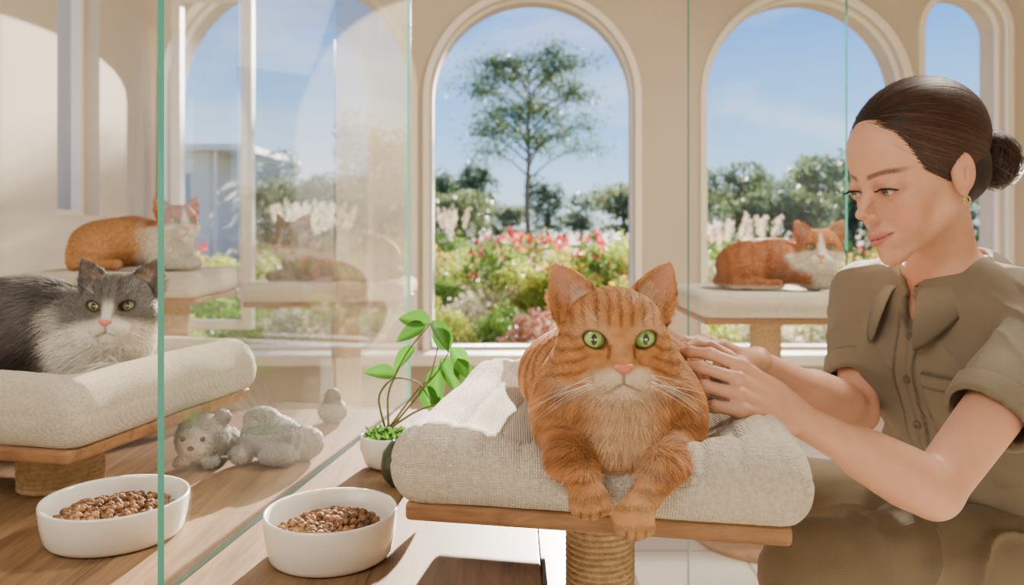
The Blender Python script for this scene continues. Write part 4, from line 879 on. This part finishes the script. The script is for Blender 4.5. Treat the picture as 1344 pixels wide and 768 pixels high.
def grassmesh(n,col,h,plume=None,np_=0):
    parts=[];C=[]
    for i in range(n):
        a=rng.random()*6.28; q=.12*math.sqrt(rng.random()); b=A(q*math.cos(a),q*math.sin(a),0); sp_=.15+.5*rng.random(); L=h*(.6+.5*rng.random()); d=nz(A(math.cos(a)*sp_,math.sin(a)*sp_,1)); s=nz(np.cross(d,rng.normal(0,1,3)))*.006
        V=[]; m=5
        for k in range(m):
            u=k/(m-1); p=b+d*L*u+A(math.cos(a),math.sin(a),-.6)*u*u*L*.28; V+=[p-s*(1-u*.9),p+s*(1-u*.9)]
        i_=np.arange(m-1)*2; parts.append((np.array(V),np.stack([i_,i_+1,i_+3,i_+2],1))); C.append(np.tile(lin(*col)*(.6+.7*rng.random()),(2*m,1)))
    v,f=join(parts); pl=None
    if plume:
        P_=[]
        for i in range(np_):
            a=rng.random()*6.28; t0=A(math.cos(a)*.30*rng.random(),math.sin(a)*.30*rng.random(),h*(.80+.30*rng.random())); m=110; u=rng.random((m,1)); ln_=A(math.cos(a)*.3,math.sin(a)*.3,1); P_.append(t0+ln_*u*.26+rng.normal(0,1,(m,3))*.022*np.sin(np.pi*(u*.85+.1)))
        c=np.concatenate(P_); pl=leaves(c,.045,jit(plume,len(c),.12),.2)
    return v,f,np.concatenate(C),pl
gp={}
for k_,(n,c,hh,pc_,npp,lab) in {'tuft':(160,(152,170,74),.45,None,0,'green grass tuft'),'dry':(170,(206,184,122),.55,None,0,'dry golden ornamental grass'),'pampas':(120,(146,146,86),.85,(226,210,182),9,'tall pampas grass with cream plumes')}.items():
    v,f,C,pl=grassmesh(n,c,hh,pc_,npp); t=Thing('ornamental_grass',(0,0,0),lab+' in the garden','grass','ornamental grasses'); t.body(v,f,m_leaf,cols=C,smooth=False)
    if pl: t.part('plume',pl[0],pl[1],m_leaf,cols=pl[2],smooth=False,kind='stuff')
    gp[k_]=t.root
rg=random.Random(11); used=set()
def put(root,px,d,sc,key):
    loc=((px-672)*d/K,d,0)
    if key not in used: used.add(key); root.location=loc; root.rotation_euler=(0,0,rg.random()*6); root.scale=(sc,sc,sc)
    else: copy_thing(root,loc,rg.random()*6,sc)
rows=[(4.6,.26,['tuft','dry','green','silver','tuft']),(5.4,.34,['tuft','green','purple','lime','dry','silver']),(6.4,.42,['lime','green','silver','tuft','orange','tuft','dry']),(7.8,.50,['green','yellow','lime','purple','dry','dry','green']),(9.6,.62,['green','lime','orange','dry','yellow','silver','green']),(12,.74,['green','orange','green','yellow','green','lime','red','dry']),(15,.84,['dark','green','pink','dark','lime']),(19,.95,['dark','dark','green'])]
for d,sc,opts in rows:
    step=sc*.85*K/d; px=150+rg.random()*step
    while px<1345:
        k_=rg.choice(opts); s=sc*(.75+.5*rg.random()); dd=d*(.94+.12*rg.random())
        if not (1130<px<1345 and d<9) and not (200<px<330 and d>14):
            if k_ in gp: put(gp[k_],px,dd,s*1.6,k_)
            else: put(proto[k_],px,dd,s,k_)
        px+=step*(.8+.4*rg.random())
for px,d,s in [(372,10.8,1.05),(402,8.6,1.0),(436,10,1.05),(952,9.0,.85),(1005,9.8,.90),(590,10.5,1.0)]: put(gp['pampas'],px,d,s,'pampas')
for px,d,s,k_ in [(650,9.2,1.0,'pink'),(708,10.6,1.0,'red'),(768,9.2,.96,'pink'),(735,8.4,.78,'yellow'),(800,9.8,1.0,'lime'),(680,8.2,.72,'lime')]: put(proto[k_],px,d,s,k_)
def treemesh(h,w,nl,size,col,blobs,seed):
    r=np.random.default_rng(seed); c=[]
    for b in range(blobs):
        z=h*(.35+.55*r.random()); q=w*.32*math.sqrt(r.random()); a=r.random()*6.28; o=A(q*math.cos(a),q*math.sin(a),z); m=nl//blobs; d=nz(r.normal(0,1,(m,3))); c.append(o+d*(.6+.4*r.random((m,1)))*A(w*.26,w*.26,h*.17))
    low=nz(r.normal(0,1,(nl//4,3)))*A(w*.42,w*.42,h*.30); low[:,2]=np.abs(low[:,2])+.15; c.append(low)
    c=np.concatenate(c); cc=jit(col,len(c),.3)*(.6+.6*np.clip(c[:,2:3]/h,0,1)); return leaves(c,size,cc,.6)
tp=[]
for i,(h_,w_,col) in enumerate([(4.2,4.2,(92,110,78)),(5.2,3.6,(80,100,70)),(3.6,5.,(106,118,80))]):
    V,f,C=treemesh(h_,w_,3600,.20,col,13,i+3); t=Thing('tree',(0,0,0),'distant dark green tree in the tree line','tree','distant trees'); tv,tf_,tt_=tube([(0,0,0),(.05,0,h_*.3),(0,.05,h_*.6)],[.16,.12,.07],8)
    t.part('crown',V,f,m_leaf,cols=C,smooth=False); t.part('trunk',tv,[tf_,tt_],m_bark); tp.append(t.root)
fst=[True]*3
def ptree(px,d,s,i):
    loc=((px-672)*d/K,d,0)
    if fst[i]: fst[i]=False; tp[i].location=loc; tp[i].scale=(s,s,s)
    else: copy_thing(tp[i],loc,rg.random()*6,s)
px=120; kk=0
while px<1380: ptree(px,36+8*(kk%2)+3*rg.random(),.62+.28*rg.random(),rg.randrange(3)); kk+=1; px+=44+14*rg.random()
for px,d,s in [(590,24,.56),(350,24,.62),(420,22,.66),(500,25,.86),(975,29,.74),(1050,23,.68),(1120,29,.74)]: ptree(px,d,s,rg.randrange(3))
r3=np.random.default_rng(8); br_=[]; tips=[]
trunk=[A(0,0,0),A(.02,0,.7),A(-.02,0,1.4),A(.03,0,2.0),A(.0,0,2.6),A(.04,0,3.2),A(.02,0,3.7)]
def smooth(P,n=24):
    P=np.array(P); tq=np.linspace(0,len(P)-1,n); pp=np.stack([np.interp(tq,np.arange(len(P)),P[:,i]) for i in range(3)],1)
    for _ in range(2): pp[1:-1]=(pp[:-2]+pp[1:-1]*2+pp[2:])/4
    return pp
tr_=smooth(trunk); br_.append(tube(tr_,[.055,.045,.035,.025,.010],8))
for i in range(24):
    z0=1.70+1.85*(i/23.); a=i*2.4+r3.random()*.6; L=(1.16 if z0<3.0 else 1.16-.60*(z0-3.0)/.7)*(.74+.34*r3.random()); hz=A(math.cos(a),math.sin(a)*.9,0); b=A(0,0,z0)
    P_=[b,b+hz*L*.35+A(0,0,L*.30),b+hz*L*.7+A(0,0,L*.46),b+hz*L+A(0,0,L*.42)]; sm=smooth(P_,12); br_.append(tube(sm,[.020,.012,.005],6))
    for k in range(8):
        o=sm[4+k%8]; a2=r3.random()*6.28; l2=.16+.26*r3.random(); e2=o+A(math.cos(a2),math.sin(a2),.1+.5*r3.random())*l2; br_.append(tube([o,(o+e2)/2+A(0,0,.02),e2],[.006,.003],4))
        tips.append(e2)
        if k%2: tips.append(o*.4+e2*.6)
    tips.append(sm[-1])
tips=np.array(tips); v,ff=join(br_); TB=A(.27,14,0)
c=np.repeat(tips,38,0)+r3.normal(0,1,(len(tips)*38,3))*A(.13,.13,.09); V,f,C=leaves(c,.066,jit((88,106,66),len(c),.35),.45)
t=Thing('garden_tree',TB,'slender airy eucalyptus tree standing in the garden','tree'); t.part('trunk',v+TB,ff,m_bark); t.part('foliage',V+TB,f,m_leaf,cols=C,smooth=False)
mg=M('garden_soil_and_lawn',lin(118,112,66),.95,var=(1.2,.5),bump=(4,.5,.05))
t=Thing('garden_ground',(0,100,-.02),'mottled garden ground of mulch and low grass','ground',kind='stuff'); v,f=box((-150,3.81,-.3),(150,220,-.005)); t.body(v,f,mg,smooth=False)
t=Thing('pavilion',(-6.5,17,0),'white garden building with flat overhanging roof','building')
v,f=box((-8.2,16.6,0),(-6.3,19,2.45)); t.part('walls',v,f,m_trim,smooth=False); v,f=box((-8.6,16.2,2.45),(-5.4,19.4,2.58)); t.part('roof',v,f,m_trim,smooth=False)
v,f=box((-7.3,16.57,.3),(-6.7,16.599,2.0)); t.part('window',v,f,M('dark_window',lin(110,130,145),.1),smooth=False)
for xx in (-6.15,-5.6): v,f=box((xx,16.4,0),(xx+.08,16.48,2.45)); t.part('post',v,f,m_trim,smooth=False)
# ---------------------------------------------------------------- light, sky, camera
w=bpy.data.worlds.new('sky'); bpy.context.scene.world=w; w.use_nodes=True; nt=w.node_tree; N=nt.nodes; L=nt.links; bg=N['Background']
tc=N.new('ShaderNodeTexCoord'); sx=N.new('ShaderNodeSeparateXYZ'); L.new(tc.outputs['Generated'],sx.inputs[0]); cr=N.new('ShaderNodeValToRGB'); L.new(sx.outputs[2],cr.inputs[0])
el=cr.color_ramp.elements; el[0].position=.0; el[0].color=(*lin(204,224,240),1); el[1].position=.6; el[1].color=(*lin(30,90,190),1); e2=el.new(.10); e2.color=(*lin(146,196,242),1); e3=el.new(.28); e3.color=(*lin(62,138,226),1)
mp=N.new('ShaderNodeMapping'); mp.inputs['Scale'].default_value=(1.2,1.2,3.5); L.new(tc.outputs['Generated'],mp.inputs[0]); no=N.new('ShaderNodeTexNoise'); no.inputs['Scale'].default_value=2.2; no.inputs['Detail'].default_value=7; no.inputs['Distortion'].default_value=.5; L.new(mp.outputs[0],no.inputs[0])
cr2=N.new('ShaderNodeMapRange'); cr2.inputs[1].default_value=.47; cr2.inputs[2].default_value=.78; cr2.inputs[3].default_value=0; cr2.inputs[4].default_value=.7; L.new(no.outputs[0],cr2.inputs[0])
mx=N.new('ShaderNodeMix'); mx.data_type='RGBA'; L.new(cr2.outputs[0],mx.inputs[0]); L.new(cr.outputs[0],mx.inputs[6]); mx.inputs[7].default_value=(.95,.95,.93,1); L.new(mx.outputs[2],bg.inputs[0]); bg.inputs[1].default_value=2.3
def lamp(kind,name,loc,direction,energy,color,**kw):
    l=bpy.data.lights.new(name,kind); l.energy=energy; l.color=color
    for k,v in kw.items(): setattr(l,k,v)
    o=bpy.data.objects.new(name,l); COLL.objects.link(o); o.location=loc; o.rotation_euler=Vector(direction).to_track_quat('-Z','Y').to_euler(); return o
a,e=math.radians(9),math.radians(14)
lamp('SUN','sun',(3,6,5),(-math.sin(a)*math.cos(e),-math.cos(a)*math.cos(e),-math.sin(e)),43,(1,.89,.73),angle=.010)
lamp('AREA','added_fill_light',(-1.0,-.4,2.1),(.70,1,-.85),20,(1,.97,.92),size=.7)  # unseen area light added behind the camera as front fill
lamp('AREA','added_rim_light',(1.5,1.9,2.5),(-.75,-.8,-1.4),85,(1,.91,.76),size=.3)  # unseen area light added for a rim on cat and person
cam=bpy.data.cameras.new('camera'); co=bpy.data.objects.new('camera',cam); COLL.objects.link(co); co.location=(0,0,ZC); co.rotation_euler=(math.pi/2,0,0); cam.lens=28; cam.sensor_width=36; cam.shift_y=-(384-300)/1344; cam.clip_start=.05; cam.clip_end=500
cam.dof.use_dof=True; cam.dof.focus_distance=.80; cam.dof.aperture_fstop=6.3
bpy.context.scene.camera=co
